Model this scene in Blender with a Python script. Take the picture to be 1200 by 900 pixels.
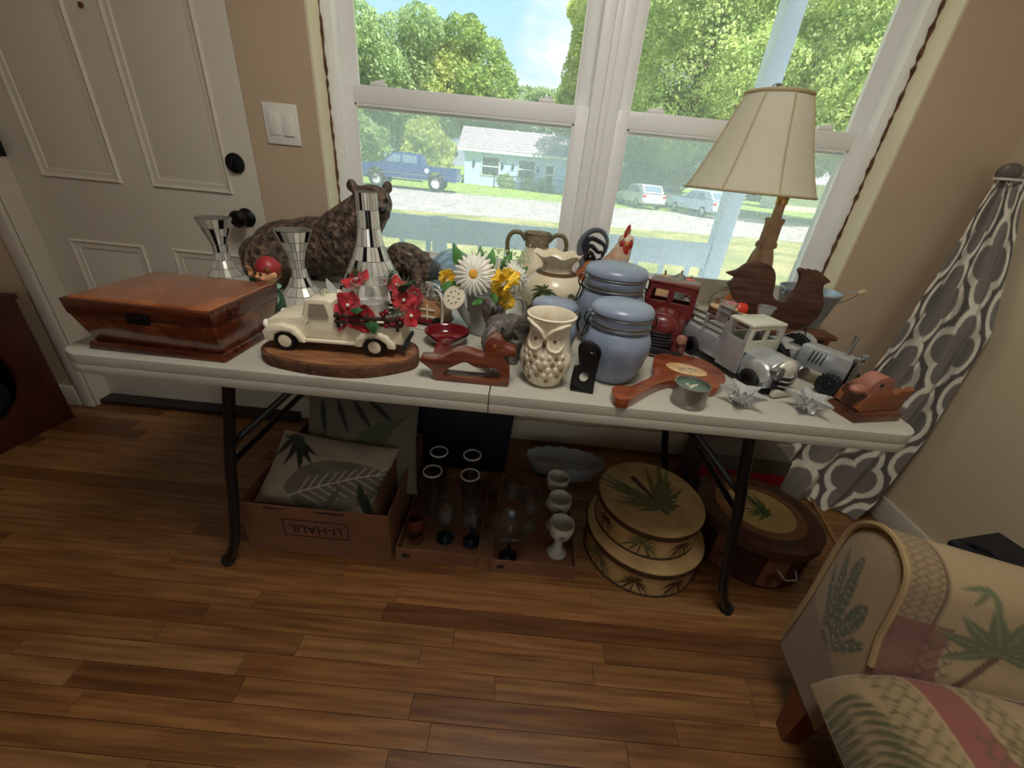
import bpy, bmesh, math, random
import numpy as np
from mathutils import Vector, Matrix, Euler
from mathutils.geometry import tessellate_polygon
random.seed(7); rng = np.random.default_rng(7)
PI = math.pi; R = math.radians
for o in list(bpy.data.objects): bpy.data.objects.remove(o, do_unlink=True)
S = bpy.context.scene; C = S.collection

# ------------------------------------------------------------------ camera
FPX = 475.0; TH = R(28.25); PH = R(5.6)
cam_d = bpy.data.cameras.new('camera'); cam = bpy.data.objects.new('camera', cam_d); C.objects.link(cam)
cam_d.sensor_width = 36.0; cam_d.lens = FPX / 1200 * 36; cam_d.clip_start = .02; cam_d.clip_end = 400
r0 = Vector((1, 0, 0)); u0 = Vector((0, math.sin(TH), math.cos(TH))); f0 = Vector((0, math.cos(TH), -math.sin(TH)))
cr = math.cos(PH) * r0 + math.sin(PH) * u0; cu = math.cos(PH) * u0 - math.sin(PH) * r0
m = Matrix((cr, cu, -f0)).transposed().to_4x4(); m.translation = (.046, -1.62, 1.16)
cam.matrix_world = m
S.camera = cam

# ------------------------------------------------------------------ sky, sun, room light, exposure
def lin(c):
    c = [x / 255 for x in c[:3]]
    return tuple(x / 12.92 if x <= .04045 else ((x + .055) / 1.055) ** 2.4 for x in c)
W = bpy.data.worlds.new('sky'); S.world = W; W.use_nodes = True
nt = W.node_tree; nt.nodes.clear()
def N(t, **k):
    n = nt.nodes.new(t)
    for a, v in k.items(): setattr(n, a, v)
    return n
tc = N('ShaderNodeTexCoord'); sp = N('ShaderNodeSeparateXYZ'); nt.links.new(tc.outputs['Generated'], sp.inputs[0])
gr = N('ShaderNodeValToRGB'); nt.links.new(sp.outputs['Z'], gr.inputs[0])
e = gr.color_ramp.elements
e[0].position = 0; e[0].color = (*lin((214, 236, 246)), 1); e[1].position = .75; e[1].color = (*lin((136, 202, 238)), 1)
k = e.new(.3); k.color = (*lin((172, 228, 246)), 1)
mp = N('ShaderNodeMapping'); mp.inputs['Scale'].default_value = (1.6, 1.6, 3.2); mp.inputs['Location'].default_value = (3.1, .2, 1.35)
nt.links.new(tc.outputs['Generated'], mp.inputs[0])
nz = N('ShaderNodeTexNoise'); nz.inputs['Scale'].default_value = 2.1; nz.inputs['Detail'].default_value = 8; nt.links.new(mp.outputs[0], nz.inputs['Vector'])
cl = N('ShaderNodeValToRGB'); cl.color_ramp.elements[0].position = .47; cl.color_ramp.elements[1].position = .6
nt.links.new(nz.outputs['Fac'], cl.inputs[0])
mx = N('ShaderNodeMixRGB'); nt.links.new(cl.outputs[0], mx.inputs[0]); nt.links.new(gr.outputs[0], mx.inputs[1]); mx.inputs[2].default_value = (.96, .98, 1, 1)
bg = N('ShaderNodeBackground'); bg.inputs[1].default_value = 1.15; nt.links.new(mx.outputs[0], bg.inputs[0])
wo = N('ShaderNodeOutputWorld'); nt.links.new(bg.outputs[0], wo.inputs[0])

sd = bpy.data.lights.new('sun', 'SUN'); so = bpy.data.objects.new('sun', sd); C.objects.link(so)
sd.energy = 11; sd.angle = R(.6); sd.color = (1, .96, .88)
so.rotation_euler = Vector((-.42, .42, -.82)).to_track_quat('-Z', 'Y').to_euler()

def area(name, loc, aim, size, power, col):
    d = bpy.data.lights.new(name, 'AREA'); d.shape = 'RECTANGLE'; d.size, d.size_y = size; d.energy = power; d.color = col
    o = bpy.data.objects.new(name, d); C.objects.link(o); o.location = loc
    o.rotation_euler = (Vector(aim) - Vector(loc)).to_track_quat('-Z', 'Y').to_euler()
    return o
area('overhead_fill_light', (.15, -1.26, 2.31), (.15, -1.24, 0), (.5, .5), 18, (1, .965, .90))  # added fill from above, placed to light the walls and shade under the table
area('rear_fill_light', (.3, -4.05, 1.5), (.3, 0, .9), (1.7, 1.15), 3, (1, .95, .88))  # added fill light behind the camera, brightens the sides facing the room

vs = S.view_settings; vs.view_transform = 'Standard'; vs.look = 'None'; vs.exposure = 0.08; vs.gamma = 1.0; vs.use_curve_mapping = False
try: S.display_settings.display_device = 'sRGB'
except Exception: pass

# ------------------------------------------------------------------ helpers
class B:
    """collects shapes into one bmesh"""
    def __init__(s): s.bm = bmesh.new(); s.mi = 0; s.M = Matrix(); s.cl = None
    def at(s, loc=(0, 0, 0), rot=(0, 0, 0), sc=(1, 1, 1)):
        s.M = Matrix.LocRotScale(Vector(loc), Euler(rot), Vector(sc)); return s
    def add(s, vs, fs, cols=None):
        bv = [s.bm.verts.new(s.M @ Vector(v)) for v in vs]
        if cols is not None:
            L = s.bm.verts.layers.float_color.get('Col') or s.bm.verts.layers.float_color.new('Col')
            s.bm.verts.ensure_lookup_table(); bv = list(s.bm.verts)[-len(bv):]
            for v, c in zip(bv, cols): v[L] = (*c[:3], 1)
        out = []
        for f in fs:
            try: g = s.bm.faces.new([bv[i] for i in f]); g.material_index = s.mi; out.append(g)
            except ValueError: pass
        return bv, out
    def bevel(s, edges, w, seg=2):
        if w > 0: bmesh.ops.bevel(s.bm, geom=list(edges), offset=w, segments=seg, affect='EDGES', profile=.5, clamp_overlap=True, material=-1)
    def box(s, c, d, rot=(0, 0, 0), bev=0, seg=2, taper=1):
        q = Matrix.LocRotScale(Vector(c), Euler(rot), None); hx, hy, hz = d[0] / 2, d[1] / 2, d[2] / 2
        vs = []
        for z, t in ((-hz, 1), (hz, taper)):
            for x, y in ((-hx, -hy), (hx, -hy), (hx, hy), (-hx, hy)): vs.append(q @ Vector((x * t, y * t, z)))
        fs = [(3, 2, 1, 0), (4, 5, 6, 7), (0, 1, 5, 4), (1, 2, 6, 5), (2, 3, 7, 6), (3, 0, 4, 7)]
        _, f = s.add(vs, fs); s.bevel({e for g in f for e in g.edges}, bev, seg); return s
    def lathe(s, prof, seg=24, c=(0, 0, 0), rot=(0, 0, 0), sx=1, sy=1, fn=None, a0=0, a1=2 * PI):
        q = Matrix.LocRotScale(Vector(c), Euler(rot), None); full = abs(a1 - a0 - 2 * PI) < 1e-6
        vs = []; rings = []; n = seg if full else seg + 1
        for i, (r, z) in enumerate(prof):
            if r <= 1e-7 and full: rings.append([len(vs)] * n); vs.append(q @ Vector((0, 0, z)))
            else:
                rings.append(list(range(len(vs), len(vs) + n)))
                for k in range(n):
                    a = a0 + (a1 - a0) * k / seg; rr, zz = (r, z) if fn is None else fn(r, z, a)
                    vs.append(q @ Vector((rr * math.cos(a) * sx, rr * math.sin(a) * sy, zz)))
        fs = []
        for i in range(len(prof) - 1):
            A, D = rings[i], rings[i + 1]
            for k in range(seg):
                l = (k + 1) % n
                f = []
                for v in (A[k], A[l], D[l], D[k]):
                    if v not in f: f.append(v)
                if len(f) > 2: fs.append(f)
        s.add(vs, fs); return s
    def cyl(s, p0, p1, r0, r1=None, seg=12):
        p0, p1 = Vector(p0), Vector(p1); r1 = r0 if r1 is None else r1; d = p1 - p0
        q = d.to_track_quat('Z', 'Y').to_euler(); L = d.length
        return s.lathe([(0, 0), (r0, 0), (r1, L), (0, L)], seg, p0, q)
    def tube(s, pts, r, seg=8, closed=False, sub=0, flat=1):
        P = [Vector(p) for p in pts]
        if sub:
            Q = []; n = len(P); rr = r if callable(r) or isinstance(r, (int, float)) else list(r); R2 = []
            rng_ = range(n if closed else n - 1)
            for i in rng_:
                g = lambda j: P[j % n] if closed else P[min(max(j, 0), n - 1)]
                a, b_, c_, d_ = g(i - 1), g(i), g(i + 1), g(i + 2)
                for k in range(sub):
                    t = k / sub
                    Q.append(.5 * ((2 * b_) + (c_ - a) * t + (2 * a - 5 * b_ + 4 * c_ - d_) * t * t + (3 * b_ - a - 3 * c_ + d_) * t ** 3))
                    if isinstance(rr, list): R2.append(rr[i] + (rr[(i + 1) % n] - rr[i]) * t)
            if not closed:
                Q.append(P[-1])
                if isinstance(rr, list): R2.append(rr[-1])
            P = Q; r = R2 if isinstance(rr, list) else rr
        n = len(P); vs = []; up = None
        for i in range(n):
            t = (P[(i + 1) % n] - P[i - 1]) if closed else (P[min(i + 1, n - 1)] - P[max(i - 1, 0)])
            t = t.normalized() if t.length > 1e-9 else Vector((0, 0, 1))
            if up is None: up = t.orthogonal().normalized()
            up = (up - t * up.dot(t)); up = up.normalized() if up.length > 1e-6 else t.orthogonal().normalized()
            sd_ = t.cross(up); rad = r if isinstance(r, (int, float)) else r[i]
            for k in range(seg):
                a = 2 * PI * k / seg; vs.append(P[i] + up * (math.cos(a) * rad) + sd_ * (math.sin(a) * rad * flat))
        fs = []
        for i in range(n if closed else n - 1):
            j = (i + 1) % n
            for k in range(seg): l = (k + 1) % seg; fs.append((i * seg + k, i * seg + l, j * seg + l, j * seg + k))
        if not closed: fs.append(tuple(reversed(range(seg)))); fs.append(tuple(range((n - 1) * seg, n * seg)))
        s.add(vs, fs); return s
    def ell(s, c, r, rot=(0, 0, 0), seg=16, rings=10):
        if isinstance(r, (int, float)): r = (r, r, r)
        q = Matrix.LocRotScale(Vector(c), Euler(rot), Vector(r)); keep = s.M; s.M = s.M @ q
        s.lathe([(math.sin(PI * i / rings), -math.cos(PI * i / rings)) if 0 < i < rings else (0, -math.cos(PI * i / rings)) for i in range(rings + 1)], seg)
        s.M = keep; return s
    def prism(s, out, depth, holes=(), plane='xz', bev=0, seg=2, off=0):
        loops = [list(out)] + [list(h) for h in holes]
        pl = [Vector((p[0], p[1], 0)) for L in loops for p in L]
        tris = tessellate_polygon([[Vector((p[0], p[1], 0)) for p in L] for L in loops])
        def mp_(p, d):
            if plane == 'xz': return (p[0], d, p[1])
            if plane == 'yz': return (d, p[0], p[1])
            return (p[0], p[1], d)
        n = len(pl); d0, d1 = off - depth / 2, off + depth / 2
        vs = [mp_(p, d0) for p in pl] + [mp_(p, d1) for p in pl]
        fs = [tuple(t) for t in tris] + [tuple(i + n for i in reversed(t)) for t in tris]
        st = 0; rim = []
        for L in loops:
            k = len(L)
            for i in range(k):
                a, b_ = st + i, st + (i + 1) % k; fs.append((a, b_, b_ + n, a + n)); rim.append((a, b_)); rim.append((a + n, b_ + n))
            st += k
        bv, ff = s.add(vs, fs)
        bmesh.ops.recalc_face_normals(s.bm, faces=ff)
        if bev:
            E_ = [e_ for a, b_ in rim for e_ in [s.bm.edges.get((bv[a], bv[b_]))] if e_]
            s.bevel(E_, bev, seg)
        return s
    def grid(s, fn, nu, nv, col=None, wu=False):
        vs = []; cs = []; n = nu if wu else nu + 1
        for j in range(nv + 1):
            for i in range(n):
                u, v = i / nu, j / nv; vs.append(fn(u, v))
                if col: cs.append(col(u, v))
        fs = []
        for j in range(nv):
            for i in range(nu):
                k = (i + 1) % n; fs.append((j * n + i, j * n + k, (j + 1) * n + k, (j + 1) * n + i))
        s.add(vs, fs, cs if col else None); return s
    def mesh(s, name, smooth=40):
        bm = s.bm; bmesh.ops.remove_doubles(bm, verts=bm.verts, dist=1e-6)
        bmesh.ops.recalc_face_normals(bm, faces=bm.faces)
        me = bpy.data.meshes.new(name); bm.to_mesh(me); bm.free()
        if smooth:
            me.polygons.foreach_set('use_smooth', [True] * len(me.polygons)); me.set_sharp_from_angle(angle=R(smooth))
        return me
    def o(s, name, mat, parent=None, loc=(0, 0, 0), rot=(0, 0, 0), label=None, smooth=40, kind=None):
        me = s.mesh(name, smooth)
        for k in (mat if isinstance(mat, (list, tuple)) else [mat]): me.materials.append(k)
        return link(name, me, parent, loc, rot, label, kind)
    def blend(s, name, mat, parent=None, voxel=.004, it=6, loc=(0, 0, 0), rot=(0, 0, 0), label=None, deform=None):
        """fuses all shapes into one continuous surface"""
        me = s.mesh(name + '_src', 0); o = bpy.data.objects.new('src', me); C.objects.link(o)
        a = o.modifiers.new('r', 'REMESH'); a.mode = 'VOXEL'; a.voxel_size = voxel
        b_ = o.modifiers.new('s', 'SMOOTH'); b_.factor = .5; b_.iterations = it
        ev = o.evaluated_get(bpy.context.evaluated_depsgraph_get()); m2 = bpy.data.meshes.new_from_object(ev)
        bpy.data.objects.remove(o); bpy.data.meshes.remove(me)
        m2.name = name; m2.materials.clear(); m2.materials.append(mat)
        m2.polygons.foreach_set('use_smooth', [True] * len(m2.polygons))
        return link(name, m2, parent, loc, rot, label)

def link(name, data, parent=None, loc=(0, 0, 0), rot=(0, 0, 0), label=None, kind=None):
    o = bpy.data.objects.new(name, data); C.objects.link(o); o.location = loc; o.rotation_euler = rot
    if parent: o.parent = parent
    if label: o['label'] = label
    if kind: o['kind'] = kind
    return o
def tag(o, label, cat, group=None):
    o['label'] = label; o['category'] = cat
    if group: o['group'] = group
    return o
def thing(name, label, cat, loc=(0, 0, 0), rz=0, group=None, rot=None, sc=1):
    o = link(name, None, None, loc, rot or (0, 0, rz)); o.scale = (sc, sc, sc); o.empty_display_size = .05; return tag(o, label, cat, group)
def dup(src, loc, rz=0, label=None, group=None, sc=None):
    def cp(o, p):
        c = o.copy(); C.objects.link(c)
        if p: c.parent = p; c.matrix_parent_inverse = Matrix()
        for ch in list(o.children): cp(ch, c)
        return c
    r = cp(src, None); r.location = loc; r.rotation_euler = (0, 0, rz)
    if sc: r.scale = (sc, sc, sc)
    if label: r['label'] = label
    if group: r['group'] = group
    return r
def struct(o): o['kind'] = 'structure'; return o
def text_mesh(body, size, depth, mat, name, parent, loc, rot, font_sc=(1, 1)):
    cu_ = bpy.data.curves.new('t', 'FONT'); cu_.body = body; cu_.size = size; cu_.extrude = depth; cu_.align_x = 'CENTER'; cu_.align_y = 'CENTER'; cu_.offset = size * .015
    o = bpy.data.objects.new('t', cu_); C.objects.link(o)
    me = bpy.data.meshes.new_from_object(o.evaluated_get(bpy.context.evaluated_depsgraph_get())); bpy.data.objects.remove(o)
    me.materials.clear(); me.materials.append(mat); return link(name, me, parent, loc, rot)

# ------------------------------------------------------------------ materials
def mat(name, col, rough=.5, metal=0, col2=None, scale=20, detail=4, bump=0, bscale=None, stretch=(1, 1, 1), coat=0, trans=0, ior=1.45,
        sheen=0, vcol=False, lo=.35, hi=.65, emit=0, spec=.5, sss=0, rnd=False, col3=None, wave=None, alpha=1):
    m_ = bpy.data.materials.new(name); m_.use_nodes = True; t = m_.node_tree; p = t.nodes['Principled BSDF']
    def I(n, v):
        if n in p.inputs: p.inputs[n].default_value = v
    I('Base Color', (*lin(col), 1)); I('Roughness', rough); I('Metallic', metal); I('Coat Weight', coat); I('Coat Roughness', .15)
    I('Transmission Weight', trans); I('IOR', ior); I('Sheen Weight', sheen); I('Specular IOR Level', spec); I('Alpha', alpha)
    if sss: I('Subsurface Weight', sss); I('Subsurface Radius', (.02, .015, .01))
    c = t.nodes.new('ShaderNodeTexCoord'); mp_ = t.nodes.new('ShaderNodeMapping'); mp_.inputs['Scale'].default_value = stretch
    t.links.new(c.outputs['Object'], mp_.inputs[0]); vec = mp_.outputs[0]
    if rnd:
        oi = t.nodes.new('ShaderNodeObjectInfo'); ml = t.nodes.new('ShaderNodeMath'); ml.operation = 'MULTIPLY'; ml.inputs[1].default_value = 37
        t.links.new(oi.outputs['Random'], ml.inputs[0]); ad = t.nodes.new('ShaderNodeVectorMath'); t.links.new(vec, ad.inputs[0]); t.links.new(ml.outputs[0], ad.inputs[1]); vec = ad.outputs[0]
    n = t.nodes.new('ShaderNodeTexNoise'); n.inputs['Scale'].default_value = scale; n.inputs['Detail'].default_value = detail
    t.links.new(vec, n.inputs['Vector']); fac = n.outputs['Fac']
    if wave:
        w = t.nodes.new('ShaderNodeTexWave'); w.inputs['Scale'].default_value = wave[0]; w.inputs['Distortion'].default_value = wave[1]; w.inputs['Detail'].default_value = 3
        w.inputs['Detail Scale'].default_value = 1.5; w.bands_direction = wave[2]; t.links.new(vec, w.inputs['Vector'])
        mm = t.nodes.new('ShaderNodeMath'); mm.operation = 'ADD'; t.links.new(fac, mm.inputs[0]); t.links.new(w.outputs['Fac'], mm.inputs[1])
        m3 = t.nodes.new('ShaderNodeMath'); m3.operation = 'MULTIPLY'; m3.inputs[1].default_value = .5; t.links.new(mm.outputs[0], m3.inputs[0]); fac = m3.outputs[0]
    out = None
    if col2:
        r_ = t.nodes.new('ShaderNodeValToRGB'); r_.color_ramp.elements[0].position = lo; r_.color_ramp.elements[1].position = hi
        r_.color_ramp.elements[0].color = (*lin(col), 1); r_.color_ramp.elements[1].color = (*lin(col2), 1)
        if col3: z = r_.color_ramp.elements.new((lo + hi) / 2); z.color = (*lin(col3), 1)
        t.links.new(fac, r_.inputs[0]); out = r_.outputs[0]
    if vcol:
        a = t.nodes.new('ShaderNodeAttribute'); a.attribute_name = 'Col'
        if out:
            g = t.nodes.new('ShaderNodeMixRGB'); g.blend_type = 'MULTIPLY'; g.inputs[0].default_value = 1; t.links.new(a.outputs['Color'], g.inputs[1]); t.links.new(out, g.inputs[2]); out = g.outputs[0]
        else: out = a.outputs['Color']
    if rnd and rnd != 1:
        hs = t.nodes.new('ShaderNodeValToRGB'); els = hs.color_ramp.elements
        els[0].color = (*rnd[0], 1); els[1].color = (*rnd[-1], 1)
        for q in range(1, len(rnd) - 1): z = els.new(q / (len(rnd) - 1)); z.color = (*rnd[q], 1)
        t.links.new(oi.outputs['Random'], hs.inputs[0]); g = t.nodes.new('ShaderNodeMixRGB'); g.blend_type = 'MULTIPLY'; g.inputs[0].default_value = 1
        t.links.new(out, g.inputs[1]); t.links.new(hs.outputs[0], g.inputs[2]); out = g.outputs[0]
    if out: t.links.new(out, p.inputs['Base Color'])
    if emit:
        I('Emission Strength', emit); p.inputs['Emission Color'].default_value = (*lin(col), 1)
    if bump:
        b_ = t.nodes.new('ShaderNodeBump'); b_.inputs['Strength'].default_value = bump; b_.inputs['Distance'].default_value = .004
        if bscale:
            n2 = t.nodes.new('ShaderNodeTexNoise'); n2.inputs['Scale'].default_value = bscale; n2.inputs['Detail'].default_value = 3; t.links.new(vec, n2.inputs['Vector']); t.links.new(n2.outputs['Fac'], b_.inputs['Height'])
        else: t.links.new(fac, b_.inputs['Height'])
        t.links.new(b_.outputs[0], p.inputs['Normal'])
    return m_
def leafmat(name, a, b_, tr=.5):
    m_ = mat(name, a, .55, col2=b_, scale=.9, detail=6, lo=.3, hi=.7); t = m_.node_tree; p = t.nodes['Principled BSDF']
    x = t.nodes.new('ShaderNodeBsdfTranslucent'); src = p.inputs['Base Color'].links[0].from_socket; t.links.new(src, x.inputs[0])
    g = t.nodes.new('ShaderNodeMixShader'); g.inputs[0].default_value = tr; t.links.new(p.outputs[0], g.inputs[1]); t.links.new(x.outputs[0], g.inputs[2])
    t.links.new(g.outputs[0], t.nodes['Material Output'].inputs[0]); return m_
def panemat(name, haze, hcol, gloss=.05):
    m_ = bpy.data.materials.new(name); m_.use_nodes = True; t = m_.node_tree; t.nodes.clear()
    tr = t.nodes.new('ShaderNodeBsdfTransparent'); gl = t.nodes.new('ShaderNodeBsdfGlossy'); gl.inputs['Roughness'].default_value = .02
    g = t.nodes.new('ShaderNodeMixShader'); g.inputs[0].default_value = gloss; t.links.new(tr.outputs[0], g.inputs[1]); t.links.new(gl.outputs[0], g.inputs[2]); out = g
    if haze:
        d = t.nodes.new('ShaderNodeBsdfTranslucent'); d.inputs[0].default_value = (*lin(hcol), 1)
        c = t.nodes.new('ShaderNodeTexCoord'); n = t.nodes.new('ShaderNodeTexNoise'); n.inputs['Scale'].default_value = 260; n.inputs['Detail'].default_value = 2; t.links.new(c.outputs['Object'], n.inputs['Vector'])
        mr = t.nodes.new('ShaderNodeMapRange'); mr.inputs[1].default_value = .3; mr.inputs[2].default_value = .7; mr.inputs[3].default_value = haze * .6; mr.inputs[4].default_value = haze * 1.4; t.links.new(n.outputs['Fac'], mr.inputs[0])
        h = t.nodes.new('ShaderNodeMixShader'); t.links.new(mr.outputs[0], h.inputs[0]); t.links.new(g.outputs[0], h.inputs[1]); t.links.new(d.outputs[0], h.inputs[2]); out = h
    o_ = t.nodes.new('ShaderNodeOutputMaterial'); t.links.new(out.outputs[0], o_.inputs[0]); return m_
def glassmat(name, col=(255, 255, 255), rough=.0, mixw=.35):
    m_ = bpy.data.materials.new(name); m_.use_nodes = True; t = m_.node_tree; t.nodes.clear()
    gl = t.nodes.new('ShaderNodeBsdfGlass'); gl.inputs['Color'].default_value = (*lin(col), 1); gl.inputs['Roughness'].default_value = rough
    tr = t.nodes.new('ShaderNodeBsdfTransparent'); tr.inputs[0].default_value = (*lin(col), 1)
    g = t.nodes.new('ShaderNodeMixShader'); g.inputs[0].default_value = mixw; t.links.new(gl.outputs[0], g.inputs[1]); t.links.new(tr.outputs[0], g.inputs[2])
    o_ = t.nodes.new('ShaderNodeOutputMaterial'); t.links.new(g.outputs[0], o_.inputs[0]); return m_

M = dict(
    wall=mat('wall_paint', (198, 175, 148), .85, bump=.08, bscale=90, col2=(192, 169, 142), scale=3),
    wall_r=mat('wall_paint_warm', (204, 188, 156), .85, bump=.08, bscale=90, col2=(198, 182, 150), scale=3),
    reveal=mat('reveal_paint', (226, 214, 186), .8, bump=.08, bscale=70),
    torn=mat('torn_wood_edge', (120, 84, 52), .9, col2=(70, 46, 28), scale=60, bump=.8),
    ceil=mat('ceiling_paint', (228, 224, 214), .9, bump=.2, bscale=120),
    base=mat('baseboard_paint', (206, 196, 180), .5),
    door=mat('door_paint', (212, 204, 188), .45, bump=.04, bscale=140),
    vinyl=mat('white_vinyl', (244, 243, 240), .35),
    black=mat('black_metal', (14, 14, 17), .4), blackm=mat('matte_black', (20, 20, 22), .7),
    pane=panemat('window_glass', .07, (255, 255, 255), .012),
    screen=panemat('insect_screen_mesh', .28, (225, 238, 250), .0),
    plank=mat('oak_plank', (112, 77, 46), .36, col2=(152, 112, 72), scale=5, detail=8, stretch=(.9, 14, 14), bump=.06, rnd=[(.42, .30, .22), (.72, .62, .50), (.86, .76, .62), (.95, .93, .86), (.82, .68, .54), (1.0, .90, .74)], coat=.12),
    subfloor=mat('oak_floor_far', (120, 76, 42), .4, col2=(150, 100, 58), scale=4, stretch=(1, 16, 1)),
    table=mat('grey_plastic', (182, 178, 164), .34, bump=.1, bscale=420, col2=(174, 170, 156), scale=8),
    steel=mat('steel', (170, 172, 176), .3, 1), darksteel=mat('dark_steel', (60, 62, 66), .35, 1),
    chrome=mat('chrome', (220, 222, 226), .12, 1),
    glass=glassmat('clear_glass'), glass2=mat('crystal', (240, 243, 246), .04, trans=.86, coat=.8),
    white=mat('white_glaze', (236, 232, 222), .25), cream=mat('cream_paint', (226, 216, 190), .4, bump=.05, bscale=40),
)
# ================================================================== ROOM SHELL
X0, X1, YB, ZC = -3.4, 1.62, -4.3, 2.44
WX0, WX1, WZ0, WZ1 = -.705, 1.257, .70, 2.25      # window opening
DX0, DX1, DZ = -1.888, -.953, 2.06                # door opening
WT = .30                                          # wall thickness, outside face at y = .30
b = B()
def wallbox(x0, x1, z0, z1, y0=0, y1=WT): b.box(((x0 + x1) / 2, (y0 + y1) / 2, (z0 + z1) / 2), (x1 - x0, y1 - y0, z1 - z0))
wallbox(DX1, WX0, 0, ZC); wallbox(WX0, WX1, 0, WZ0); wallbox(WX0, WX1, WZ1, ZC); wallbox(WX1, X1 + .1, 0, ZC)
wallbox(DX0, DX1, DZ, ZC); wallbox(X0, DX0, 0, ZC, -.075)
struct(b.o('wall_back', M['wall'], smooth=0))
b = B(); b.box((X1 + .05, (YB + 0) / 2, ZC / 2), (.1, -YB, ZC)); struct(b.o('wall_right', M['wall_r'], smooth=0))
b = B(); b.box((X0 - .05, (YB) / 2, ZC / 2), (.1, -YB + .6, ZC)); struct(b.o('wall_left', M['wall'], smooth=0))
b = B()
for x0, x1, z0, z1 in ((X0, -.6, 0, ZC), (1.2, X1, 0, ZC), (-.6, 1.2, 0, .85), (-.6, 1.2, 2.1, ZC)):
    b.box(((x0 + x1) / 2, YB - .05, (z0 + z1) / 2), (x1 - x0, .1, z1 - z0))
struct(b.o('wall_front', M['wall'], smooth=0))
b = B(); b.box(((X0 + X1) / 2, YB / 2, ZC + .05), (X1 - X0 + .2, -YB + .6, .1)); struct(b.o('ceiling', M['ceil'], smooth=0))
# floor: base slab plus the strip boards the photograph shows
b = B(); b.box(((X0 + X1) / 2, (YB) / 2 + .1, -.07), (X1 - X0 + .2, -YB + .4, .106))
b.box(((X0 + X1) / 2, (YB - 2.14) / 2, -.008), (X1 - X0, -YB - 2.14, .016)); b.box(((X0 - 2.25) / 2, -1.05, -.008), (-2.25 - X0, 2.2, .016))
fl = struct(b.o('floor', M['subfloor'], smooth=0))
pw = .0555; y = .055; row = 0
while y > -2.12:
    x = -2.25 - random.random() * .7 if row else -2.25
    x = max(x, -2.25)
    first = True
    while x < X1:
        L = random.uniform(.32, 1.25) if not first else random.uniform(.15, 1.0)
        first = False
        x2 = min(x + L, X1)
        if X1 - x2 < .15: x2 = X1
        q = B(); q.box(((x + x2) / 2, y - pw / 2, -.008), (x2 - x - .0012, pw - .0012, .016), bev=0)
        q.o('plank', M['plank'], fl, smooth=0); x = x2
    y -= pw; row += 1
# baseboards
def board(name, x0, y0, x1, y1, h, t, m_):
    q = B(); L = math.hypot(x1 - x0, y1 - y0); a = math.atan2(y1 - y0, x1 - x0)
    q.at(((x0 + x1) / 2, (y0 + y1) / 2, 0), (0, 0, a)); q.box((0, 0, h / 2), (L, t, h), bev=.004)
    return struct(q.o(name, m_))
board('baseboard_back', DX1 + .0, -.008, X1, -.008, .11, .015, M['base'])
board('baseboard_right', X1 - .008, 0, X1 - .008, YB, .10, .015, M['base'])
board('baseboard_left', X0, -.084, DX0 - .06, -.084, .10, .016, M['base'])
# ------------------------------------------------------------------ window recess
q = B(); q.box((WX0 + .004, .05, (WZ0 + WZ1) / 2), (.008, .1, WZ1 - WZ0)); q.box((WX1 - .004, .05, (WZ0 + WZ1) / 2), (.008, .1, WZ1 - WZ0)); q.box(((WX0 + WX1) / 2, .05, WZ1 - .004), (WX1 - WX0, .1, .008))
struct(q.o('trim_1', M['reveal'], smooth=0))
q = B(); q.box(((WX0 + WX1) / 2, .045, WZ0 + .01), (WX1 - WX0, .13, .022), bev=.004); struct(q.o('trim_2', M['base']))   # stool
def torn_edge(name, x, sgn):
    q = B(); n = 90; pts = []
    for i in range(n + 1):
        z = WZ0 + (WZ1 - WZ0) * i / n; pts.append((x + sgn * (.004 + .005 * random.random()), .090 - .006 * random.random(), z))
    q.tube(pts, [.005 + .006 * random.random() for _ in pts], 6); struct(q.o(name, M['torn']))
torn_edge('trim_3', WX0, 1); torn_edge('trim_4', WX1, -1)

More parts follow.
